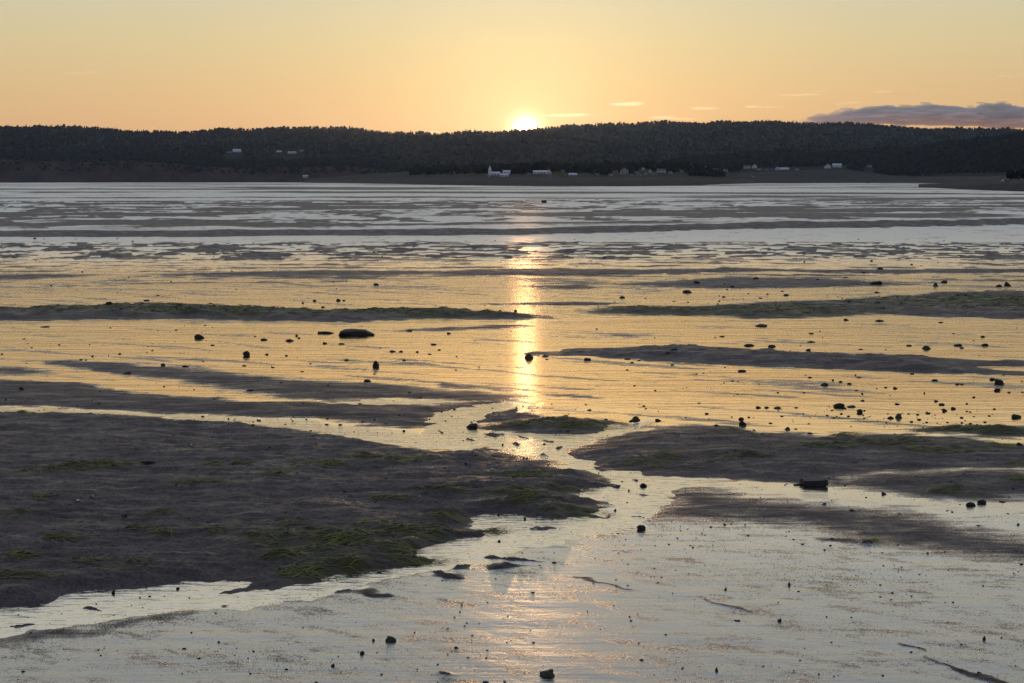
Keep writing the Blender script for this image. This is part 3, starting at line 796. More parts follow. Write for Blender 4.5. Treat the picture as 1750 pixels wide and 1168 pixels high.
def round_tree():
    t = (1 + 5 ** 0.5) / 2
    V = np.array([(-1,t,0),(1,t,0),(-1,-t,0),(1,-t,0),(0,-1,t),(0,1,t),(0,-1,-t),(0,1,-t),(t,0,-1),(t,0,1),(-t,0,-1),(-t,0,1)], float) / math.hypot(1, t)
    F = np.array([(0,11,5),(0,5,1),(0,1,7),(0,7,10),(0,10,11),(1,5,9),(5,11,4),(11,10,2),(10,7,6),(7,1,8),(3,9,4),(3,4,2),(3,2,6),(3,6,8),(3,8,9),(4,9,5),(2,4,11),(6,2,10),(8,6,7),(9,8,1)])
    V = V * np.array([0.36, 0.36, 0.46]) + np.array([0, 0, 0.52])
    V += np.random.default_rng(3).normal(0, 0.05, V.shape)
    return V, F

CON, RND = conifer(), round_tree()

def woods(terr, n, u0, u1, t0, t1, hmin, hmax, conif=0.5, skip=None, seed=1):
    g = np.random.default_rng(seed)
    u = g.uniform(u0, u1, n)
    t = t0 + (t1 - t0) * g.random(n)
    x, y, z = terr.at(u, t)
    keep = np.ones(n, bool)
    if skip is not None:
        keep = ~skip(x, y, u, t)
    hs = g.uniform(hmin, hmax, n) * (0.85 + 0.3 * g.random(n) ** 3)
    hs = hs * np.clip(1 + 0.55 * fbm(x * 0.006, y * 0.006, 88, 3), 0.55, 1.6)
    kind = g.random(n) < conif + 0.35 * pn(x * 0.004, y * 0.004, 5)
    Vs, Fs, base = [], [], 0
    for (BV, BF), sel in ((CON, kind & keep), (RND, ~kind & keep)):
        k = np.where(sel)[0]
        if not len(k):
            continue
        a = g.uniform(0, 6.283, len(k))
        ca, sa = np.cos(a), np.sin(a)
        wd = g.uniform(0.8, 1.35, len(k)) * hs[k]
        bx = BV[None, :, 0] * wd[:, None]
        by = BV[None, :, 1] * wd[:, None]
        vx = bx * ca[:, None] - by * sa[:, None] + x[k][:, None]
        vy = bx * sa[:, None] + by * ca[:, None] + y[k][:, None]
        vz = BV[None, :, 2] * hs[k][:, None] + z[k][:, None] - 0.3
        Vs.append(np.stack([vx, vy, vz], 2).reshape(-1, 3))
        Fs.append((BF[None] + (np.arange(len(k)) * len(BV))[:, None, None] + base).reshape(-1, 3))
        base += len(k) * len(BV)
    return mesh_obj('forest', np.concatenate(Vs), np.concatenate(Fs).astype(np.int32), M_TREE, smooth=True, kind='stuff')

HOUSES_AT = []

# ---------------------------------------------------------------- houses of the village
def box_vf(x0, x1, y0, y1, z0, z1, b=0):
    V = [(x0,y0,z0),(x1,y0,z0),(x1,y1,z0),(x0,y1,z0),(x0,y0,z1),(x1,y0,z1),(x1,y1,z1),(x0,y1,z1)]
    F = [(0,3,2,1),(4,5,6,7),(0,1,5,4),(1,2,6,5),(2,3,7,6),(3,0,4,7)]
    return V, [tuple(i + b for i in f) for f in F]

def house(terr, u, v, wpx, hpx, label, wall=None, roofm=None, gable_front=False, name='house', cat='house', tower=None, t0=0.0, rz=None, t1=None):
    x, y, z = terr.find(u, v, t0, t1)
    s = y / FPX
    w, h = wpx * s, hpx * s
    d = max(5.0, min(w, 11.0))
    HOUSES_AT.append((x, y, max(w, d)))
    root = empty(name, (x, y, z - 0.2), random.uniform(-0.25, 0.25) if rz is None else rz)
    tag(root, label, cat, 'buildings of the far village')
    eave = h * 0.55
    wall = wall or M_WHITE
    roofm = roofm or M_ROOF
    hw, hd = w / 2, d / 2
    V, F = box_vf(-hw, hw, -hd, hd, -1.5, eave)
    if gable_front:
        V += [(0, -hd, h), (0, hd, h)]
        F += [(4, 5, 8), (6, 7, 9)]
    else:
        V += [(-hw, 0, h), (hw, 0, h)]
        F += [(7, 4, 8), (5, 6, 9)]
    mesh_obj('wall', V, F, wall, root)
    o = 0.35
    th = 0.25
    if gable_front:
        k = (h - eave) / hw
        R_ = []
        for sx in (-1, 1):
            R_ += [(sx * (hw + o), -hd - o, eave - k * o + 0.03), (0, -hd - o, h + 0.03), (0, hd + o, h + 0.03), (sx * (hw + o), hd + o, eave - k * o + 0.03)]
    else:
        k = (h - eave) / hd
        R_ = []
        for sy in (-1, 1):
            R_ += [(-hw - o, sy * (hd + o), eave - k * o + 0.03), (-hw - o, 0, h + 0.03), (hw + o, 0, h + 0.03), (hw + o, sy * (hd + o), eave - k * o + 0.03)]
    RV, RF = [], []
    for q in (0, 4):
        b = len(RV)
        RV += R_[q:q + 4] + [(a, b_, c + th) for a, b_, c in R_[q:q + 4]]
        RF += [tuple(i + b for i in f) for f in ((0,1,2,3),(4,7,6,5),(0,4,5,1),(1,5,6,2),(2,6,7,3),(3,7,4,0))]
    mesh_obj('roof', RV, RF, roofm, root)
    nwin = max(2, int(w / 3.2))
    wm = None
    for i in range(nwin):
        cx = -hw + w * (i + 0.5) / nwin
        if i == nwin // 2:
            V, F = box_vf(cx - 0.5, cx + 0.5, -hd - 0.06, -hd + 0.1, 0.2, min(2.3, eave * 0.8))
            mesh_obj('door', V, F, M_ROOF, root)
            continue
        if wm is None:
            V, F = box_vf(-0.55, 0.55, -0.05, 0.1, -0.6, 0.6)
            wo = mesh_obj('window', V, F, M_GLASS, root, loc=(cx, -hd, eave * 0.58))
            wm = wo.data
        else:
            wo = bpy.data.objects.new('window', wm)
            COL.objects.link(wo)
            wo.parent = root
            wo.location = (cx, -hd, eave * 0.58)
    if tower:
        tx, tw, thh = (q * s for q in tower)
        V, F = box_vf(tx - tw / 2, tx + tw / 2, -hd - tw * 0.6, -hd + tw * 0.4, -1.0, thh * 0.66)
        b = len(V)
        mesh_obj('steeple_tower', V, F, wall, root)
        q = tw * 0.42
        yy = -hd - tw * 0.1
        SV = [(tx - q, yy - q, thh * 0.66), (tx + q, yy - q, thh * 0.66), (tx + q, yy + q, thh * 0.66), (tx - q, yy + q, thh * 0.66), (tx, yy, thh)]
        mesh_obj('spire', SV, [(0,1,4),(1,2,4),(2,3,4),(3,0,4),(3,2,1,0)], wall, root)
    return root

H = T_HEAD
house(H, 846, 300, 16, 6, 'white church with a tall steeple at its left end, below the sun', M_WHITE, M_METAL, name='church', cat='church', tower=(-9, 5.5, 17), rz=0.05)
house(H, 866, 298.5, 12, 7, 'white hall with pale roof just right of the steeple church', M_WHITE, M_METAL, rz=-0.1)
house(H, 862, 302, 13, 5, 'low white shed standing in front of the pale hall', M_WHITE, M_METAL, name='shed', cat='shed')
house(H, 833, 302, 5, 3.5, 'tiny cream shed left below the steeple church', M_CREAM, name='shed', cat='shed')
house(H, 925, 297, 27, 5, 'long low white building right of the sun reflection on the headland', M_WHITE, M_METAL, rz=0.0)
house(H, 938, 299, 8, 9, 'tall narrow white house at the right end of the long building', M_WHITE, M_METAL, gable_front=True)
house(H, 935, 302, 9, 4, 'small grey shed in front of the tall narrow house', M_GREY, name='shed', cat='shed')
house(H, 979, 301.5, 13, 5, 'low house with a pale metal roof standing apart on the open headland', M_GREY, M_METAL)
house(H, 962, 296, 6, 5, 'dim grey cottage behind and left of the low pale roofed house', M_GREY)
house(H, 1043, 301, 6, 4, 'tiny bright cream cottage left of the big grey house', M_CREAM)
house(H, 1067, 298, 13, 11, 'big grey two storey house among the headland trees', M_GREY, gable_front=True)
house(H, 1088, 297, 6, 4, 'dim small house right beside the big grey house', M_GREY)
house(H, 1099, 291, 5, 5, 'small bright white cottage highest on the headland', M_WHITE, gable_front=True)
house(H, 1111, 296, 5, 6, 'narrow white cottage below the highest cottage', M_WHITE, gable_front=True)
house(H, 1130, 295, 14, 6, 'wide white house with a grey roof near the headland tip', M_WHITE)
house(H, 1165, 295, 5, 4, 'lone white hut between the wide house and the blue roofed one', M_WHITE, name='hut', cat='hut')
house(H, 1052, 296, 6, 4, 'dim grey cottage behind and left of the big grey house', M_GREY)
house(H, 1078, 301, 5, 3, 'tiny cream shed on the grass below the big grey house', M_CREAM, name='shed', cat='shed')
house(H, 1092, 301, 6, 3.5, 'low white cottage nearest the beach below the highest cottage', M_WHITE)
house(H, 1104, 299.5, 4, 4, 'tiny white gabled hut beside the low white cottage nearest the beach', M_WHITE, gable_front=True, name='hut', cat='hut')
house(H, 1119, 299, 6, 4, 'small grey house just left of the wide white house', M_GREY)
house(H, 1146, 297, 6, 4, 'small cream house just right of the wide white house', M_CREAM, gable_front=True)
house(H, 1020, 300, 7, 3.5, 'low grey barn between the lone pale roofed house and the bright cream cottage', M_GREY, name='barn', cat='barn')
house(H, 905, 300, 5, 4, 'small dim cottage between the pale hall and the long white building', M_GREY)
WD = T_WOOD
house(WD, 1178, 295, 5, 4, 'tiny white cottage at the left end of the blue roofed house', M_WHITE, t0=1)
house(WD, 1240, 293, 6, 4, 'small white house between the blue roofed house and the white pair', M_WHITE, t0=1)
house(WD, 1310, 292, 5, 3.5, 'small grey cottage just left of the bright narrow house', M_GREY, t0=1)
house(WD, 1196, 293, 24, 8, 'large house with a wide pale blue metal roof', M_WHITE, M_METAL, t0=1, rz=0.0)
house(WD, 1222, 294, 8, 5, 'grey cottage just right of the blue roofed house', M_GREY, t0=1)
house(WD, 1276, 288, 12, 5, 'white house left of a pair on the wooded shore', M_WHITE, t0=1)
house(WD, 1289, 288, 8, 7, 'white gabled house right of a pair on the wooded shore', M_WHITE, gable_front=True, t0=1)
house(WD, 1297, 291, 6, 3, 'tiny pale shed below the white pair of houses', M_CREAM, name='shed', cat='shed', t0=1)
house(WD, 1286, 303, 6, 3, 'small pale boathouse down by the water below the white pair', M_CREAM, name='boathouse', cat='boathouse', t0=0.6)
house(WD, 1328, 291, 6, 6, 'bright narrow house above the bare bank', M_WHITE, gable_front=True, t0=1)
house(WD, 1339, 291, 16, 4, 'long low white house above the bare bank', M_WHITE, M_METAL, t0=1)
house(WD, 1362, 291, 5, 4, 'small white cottage right of the long low house', M_WHITE, t0=1)
house(WD, 1414, 288, 9, 7, 'white farmhouse with its gable towards the water', M_WHITE, gable_front=True, t0=1)
house(WD, 1430, 286, 15, 6, 'pale roofed barn beside the white farmhouse', M_WHITE, M_METAL, name='barn', cat='barn', t0=1)
house(WD, 1485, 286, 8, 4, 'dim grey house half lost in the dark woods', M_GREY, t0=1)
house(WD, 1732, 297, 8, 6, 'pale house at the foot of the wooded hill by the gravel spit', M_CREAM, gable_front=True, t0=1)
house(T_SPIT, 1718, 309.5, 9, 4, 'small yellowish shed standing on the gravel spit', M_CREAM, name='shed', cat='shed')
HL = T_LEFT
house(HL, 406, 262, 13, 6, 'white farmhouse alone on the left hillside', M_WHITE, M_METAL, t0=2)
house(HL, 393, 263, 8, 4, 'small grey barn left of the hillside farmhouse', M_GREY, name='barn', cat='barn', t0=2)
house(HL, 478, 261, 8, 3, 'low pale barn left of two on the middle of the left hill', M_GREY, M_METAL, name='barn', cat='barn', t0=2)
house(HL, 500, 263, 14, 3, 'long low pale barn right of two on the left hill', M_GREY, M_METAL, name='barn', cat='barn', t0=2)
house(HL, 516, 259, 6, 3, 'dim cottage above the long low barn', M_GREY, t0=2)
house(HL, 522, 304, 9, 4, 'small pale fishing hut at the foot of the red cliff', M_GREY, M_METAL, name='hut', cat='hut', t0=1)

HA = np.array(HOUSES_AT)

def clear_of_houses(x, y, u, t):
    k = np.zeros(x.shape, bool)
    for hx, hy, w in HA:
        # the gardens and the open view towards the water
        k |= (np.abs(x - hx - (y - hy) * hx / hy) < w * 0.75 + 3) & (y < hy + w * 0.5 + 4) & (y > hy - 260)
    return k

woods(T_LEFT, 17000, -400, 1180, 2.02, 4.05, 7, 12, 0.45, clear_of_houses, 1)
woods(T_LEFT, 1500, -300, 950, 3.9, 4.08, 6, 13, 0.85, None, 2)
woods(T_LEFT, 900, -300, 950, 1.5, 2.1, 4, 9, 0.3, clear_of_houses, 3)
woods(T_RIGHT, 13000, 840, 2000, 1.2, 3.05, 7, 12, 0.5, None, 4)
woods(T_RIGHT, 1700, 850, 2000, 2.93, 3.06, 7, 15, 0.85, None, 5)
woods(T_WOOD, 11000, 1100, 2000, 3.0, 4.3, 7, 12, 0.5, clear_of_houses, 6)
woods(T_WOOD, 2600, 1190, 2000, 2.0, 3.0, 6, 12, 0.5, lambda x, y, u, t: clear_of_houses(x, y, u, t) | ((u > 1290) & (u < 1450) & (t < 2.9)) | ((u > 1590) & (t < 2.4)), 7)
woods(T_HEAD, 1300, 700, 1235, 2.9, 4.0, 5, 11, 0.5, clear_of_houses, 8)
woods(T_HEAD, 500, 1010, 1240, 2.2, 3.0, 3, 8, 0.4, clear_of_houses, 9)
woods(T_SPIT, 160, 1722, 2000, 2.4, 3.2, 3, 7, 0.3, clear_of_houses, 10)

# ---------------------------------------------------------------- stones lying on the flats
def ico(n):
    import bmesh
    bm = bmesh.new()
    bmesh.ops.create_icosphere(bm, subdivisions=n, radius=1.0)
    V = np.array([v.co[:] for v in bm.verts])
    F = [tuple(q.index for q in f.verts) for f in bm.faces]
    bm.free()
    return V, F

def stone_mesh(seed, kind, mat, sub=3):
    """A worn stone: a ball cut by random planes, roughened; base at z = 0, about 1 wide and 1 high."""
    g = np.random.default_rng(seed)
    V, F = ico(sub)
    if kind == 'block':
        V = np.sign(V) * np.abs(V) ** 0.55
        V /= np.abs(V).max()
        V[:, 0] *= 1 + 0.18 * V[:, 2] * g.uniform(-1, 1)
    low = 1 + 0.30 * fbm(V[:, 0] * 0.9 + seed * 3.1, V[:, 1] * 0.9 + V[:, 2] * 1.3, seed + 5, 2)
    V = V * low[:, None]
    for _ in range({'round': 9, 'flat': 9, 'slab': 8, 'block': 3}[kind]):
        n = g.normal(0, 1, 3)
        n /= np.linalg.norm(n)
        d = V @ n
        c = d.max() * g.uniform(0.62, 0.88)
        V = V - np.where(d > c, (d - c) * 0.85, 0)[:, None] * n
    if kind in ('slab', 'flat'):
        V[:, 2] *= 1 + 0.30 * V[:, 0] * g.uniform(-1, 1) + 0.15 * V[:, 1]
    r = 1 + 0.06 * fbm(V[:, 0] * 2.6 + seed, V[:, 1] * 2.6 + V[:, 2] * 1.9, seed, 4, 0.6) + 0.012 * g.normal(0, 1, len(V))
    V = V * r[:, None]
    V[:, 0] /= np.ptp(V[:, 0])
    V[:, 1] /= np.ptp(V[:, 1])
    V[:, 2] /= np.ptp(V[:, 2])
    V[:, 2] -= V[:, 2].min() + 0.42         # a good part of it is sunk in the mud
    V[:, 2] *= 1 / 0.58
    me = bpy.data.meshes.new('stone')
    me.from_pydata([tuple(v) for v in V], [], F)
    me.polygons.foreach_set('use_smooth', np.full(len(me.polygons), True))
    me.materials.append(mat)
    return me

SM = {'round': [stone_mesh(11 + k, 'round', M_WEED if k == 4 else M_STONE) for k in range(5)], 'flat': [stone_mesh(31 + k, 'flat', M_STONE) for k in range(5)],
      'slab': [stone_mesh(51 + k, 'slab', M_STONE) for k in range(3)], 'block': [stone_mesh(71 + k, 'block', M_STONE) for k in range(2)],
      'weed': [stone_mesh(91 + k, 'flat', M_WEED, 4) for k in range(2)]}

def ground(u, v):
    """where the line of sight (u, v) meets the flats"""
    z = 0.0
    for _ in range(3):
        x, y = at(u, v, z)
        b = float(base_z(y))
        z = float(flats(np.array([x]), np.array([y]))[0][0]) - b
    return x, y, b + max(z, 0.0)

# notable stones: picture place of the foot (u, v), width, height, shape, label
BIG = [
 (605,575,72,13,'slab','largest boulder, long low and flat topped, on the gold wet mud'),
 (553,571,32,5,'flat','thin dark slab lying just left of the long low boulder'),
 (642,628,13,14,'round','upright egg shaped stone standing alone below the long low boulder'),
 (642,488,11,4.5,'flat','single small boulder far out on the bright flats left of the sun glint'),
 (904,613,19,10,'round','dark boulder standing right in the golden sun reflection'),
 (932,610,13,4,'flat','flat stone just right of the boulder in the sun reflection'),
 (1004,617,14,6,'block','square blocky stone on the lower edge of the long sand bar'),
 (339,579,19,9,'round','rounded boulder left of the long low boulder under the weedy bank'),
 (421,609,14,11,'round','squarish upright boulder between the rounded boulder and the egg shaped stone'),
 (450,582,14,4,'slab','low slab right of the rounded boulder'),
 (494,584,17,5,'flat','low wide stone right of the low slab, left of the long boulder'),
 (185,525,13,7,'round','dark boulder on the left crest of the long weedy bank'),
 (216,640,16,5,'flat','low stone on the grey drained patch at the far left'),
 (278,626,9,5.5,'round','small round stone on the upper rim of the grey drained patch'),
 (316,628,14,4,'flat','flat stone right of the small round stone on the grey patch'),
 (36,668,10,6.5,'round','lone stone on the dark mud strip at the left edge'),
 (251,793,32,8,'flat','dark low lump of stone on the bare mud of the big left bank'),
 (627,653,14,5,'slab','flat stone on the rim of the drained mud below the egg shaped stone'),
 (807,736,23,10,'slab','large flat stone in the stream, left of the weedy islet'),
 (1087,720,19,10,'round','big stone with a smaller one at its foot, right end of the islet pool'),
 (1079,721.5,9,5,'flat','smaller stone leaning at the foot of the islet pool stone'),
 (1125,720,13,5,'flat','low stone right of the islet pool stone on grey mud'),
 (1270,728,15,10,'round','dome shaped boulder on the upper rim of the right bank'),
 (1268,718,11,5,'flat','flat stone just behind the dome shaped boulder'),
 (1347,735,11,6,'round','triangular stone on the rim right of the dome shaped boulder'),
 (1225,729,12,4,'flat','low stone left of the dome shaped boulder'),
 (1437,697,23,8.5,'slab','large humped stone in the gold wet mud right of the sun'),
 (1456,697,20,4,'flat','low tail of stone touching the large humped stone'),
 (1471,706,12,8,'round','round stone below and right of the large humped stone'),
 (1537,715,14,9.5,'round','taller of two neighbouring stones right of the humped stone'),
 (1523,716,13,5.5,'flat','lower of two neighbouring stones right of the humped stone'),
 (1709,659,18,13,'round','tall lumpy boulder at the right edge below the long sand bar'),
 (1698,650,14,5,'flat','low stone touching the tall lumpy boulder on its upper side'),
 (1705,669,15,6,'flat','low stone just below the tall lumpy boulder'),
 (1738,715,19,7.5,'slab','broad stone near the right edge above the weedy right bank'),
 (1745,763,15,8,'round','dark stone at the right edge in the bright stream'),
 (1411,660,15,6,'flat','low stone in the gold mud under the middle of the sand bar'),
 (1599,652,16,5,'flat','wide low stone between the sand bar and the tall lumpy boulder'),
 (1270,636,17,4,'flat','thin flat stone under the left half of the sand bar'),
 (1585,597,18,7.5,'round','largest stone in the gold strip above the sand bar'),
 (1640,592,16,5,'slab','low stone right of the largest one above the sand bar'),
 (1685,592,14,5.5,'slab','low stone farthest right in the strip above the sand bar'),
 (1282,592,24,5,'flat','long low stone above the sand bar, right of the sun reflection'),
 (1321,594,16,5,'flat','flat stone right of the long low stone above the sand bar'),
 (1152,597,19,6,'flat','stone on the upper edge of the sand bar near its tip'),
 (1387,586,18,3.5,'flat','thin stone above the middle of the sand bar'),
 (1500,487,26,8,'slab','largest boulder far out on the right, flat topped'),
 (1506,461,15,5,'flat','dark stone farthest out on the right drained band'),
 (1614,484,15,5.5,'flat','right hand stone of a close pair far out on the right'),
 (1600,490,11,8,'round','upright stone of a close pair far out on the right'),
 (1724,490,15,10,'round','tall pale rimmed boulder farthest right on the far flats'),
 (1709,491,12,5.5,'flat','low stone beside the tall boulder farthest right'),
 (1292,478,15,4.5,'flat','low stone on the drained band far out right of the sun'),
 (1191,484,12,4,'flat','low stone on the drained band nearest the sun reflection'),
 (1175,501,18,6,'slab','dark slab at the left end of the stony strip'),
 (1064,510,12,5,'flat','dark stone on the bright flats just right of the sun reflection'),
 (1096,908,17,11,'block','dark squarish stone at the mouth of the near stream'),
 (1100,837,14,7.5,'round','round stone in the stream bend by the shallow pool'),
 (1681,862,18,9,'round','taller of two stones in the bright water at the right'),
 (1661,866,19,8,'slab','flatter of two stones in the bright water at the right'),
 (1512,846,11,5.5,'round','small stone at the left end of the bright right water'),
 (935,1158,31,14,'weed','weed covered lump of rock at the bottom of the picture'),
 (668,1098,22,11,'weed','weed covered rock with a drained scour round it, lower left of the middle'),
 (618,1119,9,8,'round','round black stone below the scoured weedy rock'),
 (638,1096,7,6,'round','small black stone left of the scoured weedy rock'),
 (568,1140,9,6.5,'round','black stone on the pale wet mud left of the two weedy rocks'),
 (830,1172,14,8,'round','stone cut by the lower edge of the picture'),
 (193,1018,7,8,'round','upright stone in the near stream at the left'),
 (303,1014,7,5,'round','stone at the right end of the left stream pool'),
 (1349,1001,6,8,'round','upright stone farther up the pale flat at the lower right'),
 (1240,1009,6,6.5,'round','small round stone left of the upright one on the pale flat'),
 (1333,1063,8,7,'round','black stone in the middle of the lower right flat'),
 (1261,1063,12,3.5,'flat','flat sliver of stone left of the black stone'),
 (1683,1094,6,9,'round','upright stone far right on the pale lower flat'),
 (1225,1148,7,8.5,'round','upright stone near the lower edge right of the weed covered lump'),
 (852.5,932,7,5,'round','stone in the near stream rippled by the current'),
 (930,347,11,6,'block','dark stump like rock far out on the glassy terrace under the sun'),
 (1484,313.5,9,2.5,'flat','dark low rock in the far inlet under the wooded shore'),
]
SMALL = """58,409,7,3.5 200,409,5,2 87,489,5,2.5 250,515,12,3 396,464,4,3 517,519,5,4 537,515.5,7,4 578,515,9,5 587,515,6,3 552,526,8,3
507,575,7,4.5 510,579,7,3 555,588,10,4 583,589,12,3 436,576,6,2 157,610,6,3 204,606,6,3 137,616,8,3 146,616,6,2 455,607,8,3 489,609,7,3 417,626,9,2.5
466,629,9,2.5 592,617,10,3.5 530,622,5,2 516,636,8,2 3,606,5,2.5 9,686,5,3 425,669,15,3.5 74,560,20,2.5 188,561,5,2 350,557,6,2 363,591,10,2.5
1033,441,7,3 881,533,7,4.5 854,532,6,3 699,567,13,3.5 767,571,9,4 740,590,12,3 671,602,13,3.5 685,602,9,3.5 713,602.5,6,3 750,599,8,2.5 734,606,8,2
691,617,10,2.5 935,615,8,2 1073,615,13,2.5 1141,607,8,4 1080,621,8,3 1092,617,9,2 1072,633,8,2 1020,563,6,2 1007,702,10,3 968,712,8,3 1101,695,7,2.5 1036,718,8,3
1252,492,7,4 1446,475,12,2 1397,479,7,3 1476,467,8,3 1559,453,6,3 1375,449,4,3 1490,447,6,3 1345,506,11,4 1500,501,10,3 1554,507,5,3 1534,509,5,3 1501,518,13,4
1453,519,7,4 1447,548,10,4 1505,550,18,4 1304,559,24,5 1609,552,12,2.5 1387,571,10,2.5 1234,576,11,2.5 1681,577,10,4 1645,596,8,3 1382,600,10,4.5 1555,592,11,3
1472,598,9,2 1630,571,6,2 1231,598,15,4 1437,654,7,4 1452,657.5,9,4 1424,651,5,4 1385,646.5,10,3 1469,646,11,2.5 1637,658,10,4 1644,658,8,3 1531,665,9,4
1580,673,4,4 1475,686,8,3 1601,687,9,4 1611,693,12,4 1535,692,11,3 1616,703.5,11,6 1630,700,10,5 1653,691,5,3 1644,715,7,3 1297,698,11,4 1311,698,10,4 1330,699,14,4
1361,698,10,2.5 1208,708,8,3 1386,742,13,3 1414,711,8,2.5 1451,712,6,2.5 1478,715.5,8,2.5 1366,830,10,3 1409,863,9,4 1457,874,12,4 1714,859,14,3 1628,876,5,3
1741,898,5,5 1239,898,8,4 1215,902,8,3 1673,899,8,2.5 1602,724,5,2 1410,941,5,3 1586,947,6,4 930,764,8,2.5 690,738,6,4 859,765,4,4 1075,844,4,4 852,885,7,5
1051,878,6,5 897,891,5,6 1072,864,4,2 212,887,12,4 86,901,5,3 487,875,5,3 322,886,4,3 589,839,7,4 255,1027,6,3 239,1029,5,3 184,1000,5,4 168,1111.5,5,3 39,1149.5,9,4
314,1110.5,9,3 339,1126.5,7,3 374,1099,7,4 433,1114,7,2.5 427,1152.5,5,3 327,1082,4,2 578,1123,4,2 518,1073,3,2 540,1168,7,3 311,1152,3,2.5 947,963,9,3.5
910,1014.5,10,3 847,990,4,3 786,1047,4,2 798,1066,5,2.5 794,1071,4,3 1004,1046,4,3 1049,1036,5,2 1076,1055,4,3 612,1115,3,3 708,1082,4,3 780,1109,10,4 799,1125,6,3.5
748,1137,5,3 644,1116,3,2 1092,1100,4,2 1096,1130,10,2 912,1100,9,2 756,993,4,2 1629,1030.5,7,3 1505,1001,5,2 1681,1002,5,2 1726,988.5,3,3 1523,1026,4,2 1421,1099,6,2
1365,1012,6,2 1675,1152,10,4 1342,982,3,2 1413,1055,4,2 1747,966,10,3 1558,722,7,3 1515,723,5,3 780,610,5,2 650,595,5,2 818,628,5,2 1150,625,8,2.5 1190,640,7,2 1238,655,5,2
1330,672,6,2.5 1195,690,8,2 1120,668,5,2 1085,660,6,2 1700,700,7,3 1665,680,6,3 1725,672,8,3 1560,640,9,2.5 100,590,6,2 40,580,8,2 260,600,5,2 300,565,7,2 640,640,6,2
560,660,7,2.5 700,672,8,2.5 480,655,6,2 620,722,5,3 560,728,4,3 500,720,4,3 440,718,4,3 390,716,4,3 310,742,6,2.5 460,770,6,2.5 540,760,5,2.5 300,830,6,3 660,820,6,3 760,800,6,3"""
SMALL = [tuple(map(float, t.split(','))) for t in SMALL.split()]

def put_stone(u, v, w, h, mesh, i, label):
    x, y, z = ground(u, v)
    s = math.hypot(y, EYE - z) / FPX
    o = bpy.data.objects.new('rock' if w > 16 else 'stone', mesh)
    COL.objects.link(o)
    W_ = 0.89 * w * s
    Hh = max(0.76 * h * s, 0.015)
    o.scale = (W_, W_ * random.uniform(0.7, 1.0), Hh * 1.06)
    o.location = (x, y + W_ * 0.4, z - 0.005)
    o.rotation_euler = (0, 0, random.uniform(-0.5, 0.5) + random.choice((0, math.pi)))
    tag(o, label, 'rock' if w > 16 else 'stone', 'stones scattered over the mudflats')
    return o

for i, (u, v, w, h, kd, lb) in enumerate(BIG):
    ms = SM[kd]
    put_stone(u, v, w, h, ms[i % len(ms)], i, lb)

NEAR_NAME = {0:'the long low boulder',2:'the egg shaped stone',4:'the sun reflection boulder',6:'the square blocky stone',7:'the rounded boulder',8:'the squarish upright boulder',
 11:'the boulder on the weedy bank',12:'the grey patch stone',15:'the lone mud strip stone',16:'the dark lump on the left bank',18:'the large flat stone in the stream',
 19:'the islet pool stone',22:'the dome shaped boulder',24:'the triangular stone',26:'the large humped stone',29:'the pair beside the humped stone',31:'the tall lumpy boulder',34:'the broad stone at the right',
 36:'the low stone under the sand bar',39:'the largest stone above the bar',42:'the long stone above the bar',46:'the far flat topped boulder',48:'the close pair far out right',
 50:'the tall boulder farthest right',54:'the dark slab of the stony strip',56:'the squarish stone at the stream mouth',57:'the round stone in the stream bend',58:'the pair in the bright right water',
 61:'the weed covered lump',62:'the scoured weedy rock',65:'the black stone beside weedy rocks',67:'the left stream stone',69:'the upright lower right stone',
 71:'the black stone of the lower right flat',73:'the upright stone far right',75:'the stone rippled by the current',3:'the far left single boulder'}
SIZE = lambda w: 'tiny dark' if w < 5.5 else 'small dark' if w < 9 else 'dark'
FORM = lambda w, h: 'flat stone' if h < 0.34 * w else 'roundish stone' if h > 0.6 * w else 'low stone'
SEEN = {}
SMALL_LABEL = []
for i, (u, v, w, h) in enumerate(SMALL):
    best, lab = 1e9, ''
    for k, nm in NEAR_NAME.items():
        bu, bv = BIG[k][0], BIG[k][1]
        dd = math.hypot(u - bu, 1.6 * (v - bv))
        if dd < best:
            best, du, dv = dd, u - bu, (v - bv) * 1.6
            sd = ('right of' if du > 0 else 'left of') if abs(du) > abs(dv) * 1.2 else ('below' if dv > 0 else 'above')
            far = 'just ' if dd < 45 else '' if dd < 110 else 'well '
            if sd in ('right of', 'left of') and abs(dv) > 0.35 * abs(du):
                sd = ('below' if dv > 0 else 'above') + ' and ' + sd
            lab = far + sd + ' ' + nm
    SMALL_LABEL.append(SIZE(w) + ' ' + FORM(w, h) + ' ' + lab)
for lb in set(SMALL_LABEL):
    same = sorted((k for k, q in enumerate(SMALL_LABEL) if q == lb), key=lambda k: SMALL[k][0])
    if len(same) > 1:
        for j, k in enumerate(same):
            SMALL_LABEL[k] = ('left' if j == 0 else 'right' if j == len(same) - 1 else 'middle') + ' one: ' + lb
for i, (u, v, w, h) in enumerate(SMALL):
    put_stone(u, v, w, h, SM['flat' if h < 0.45 * w else 'round'][i % 5], i, SMALL_LABEL[i])

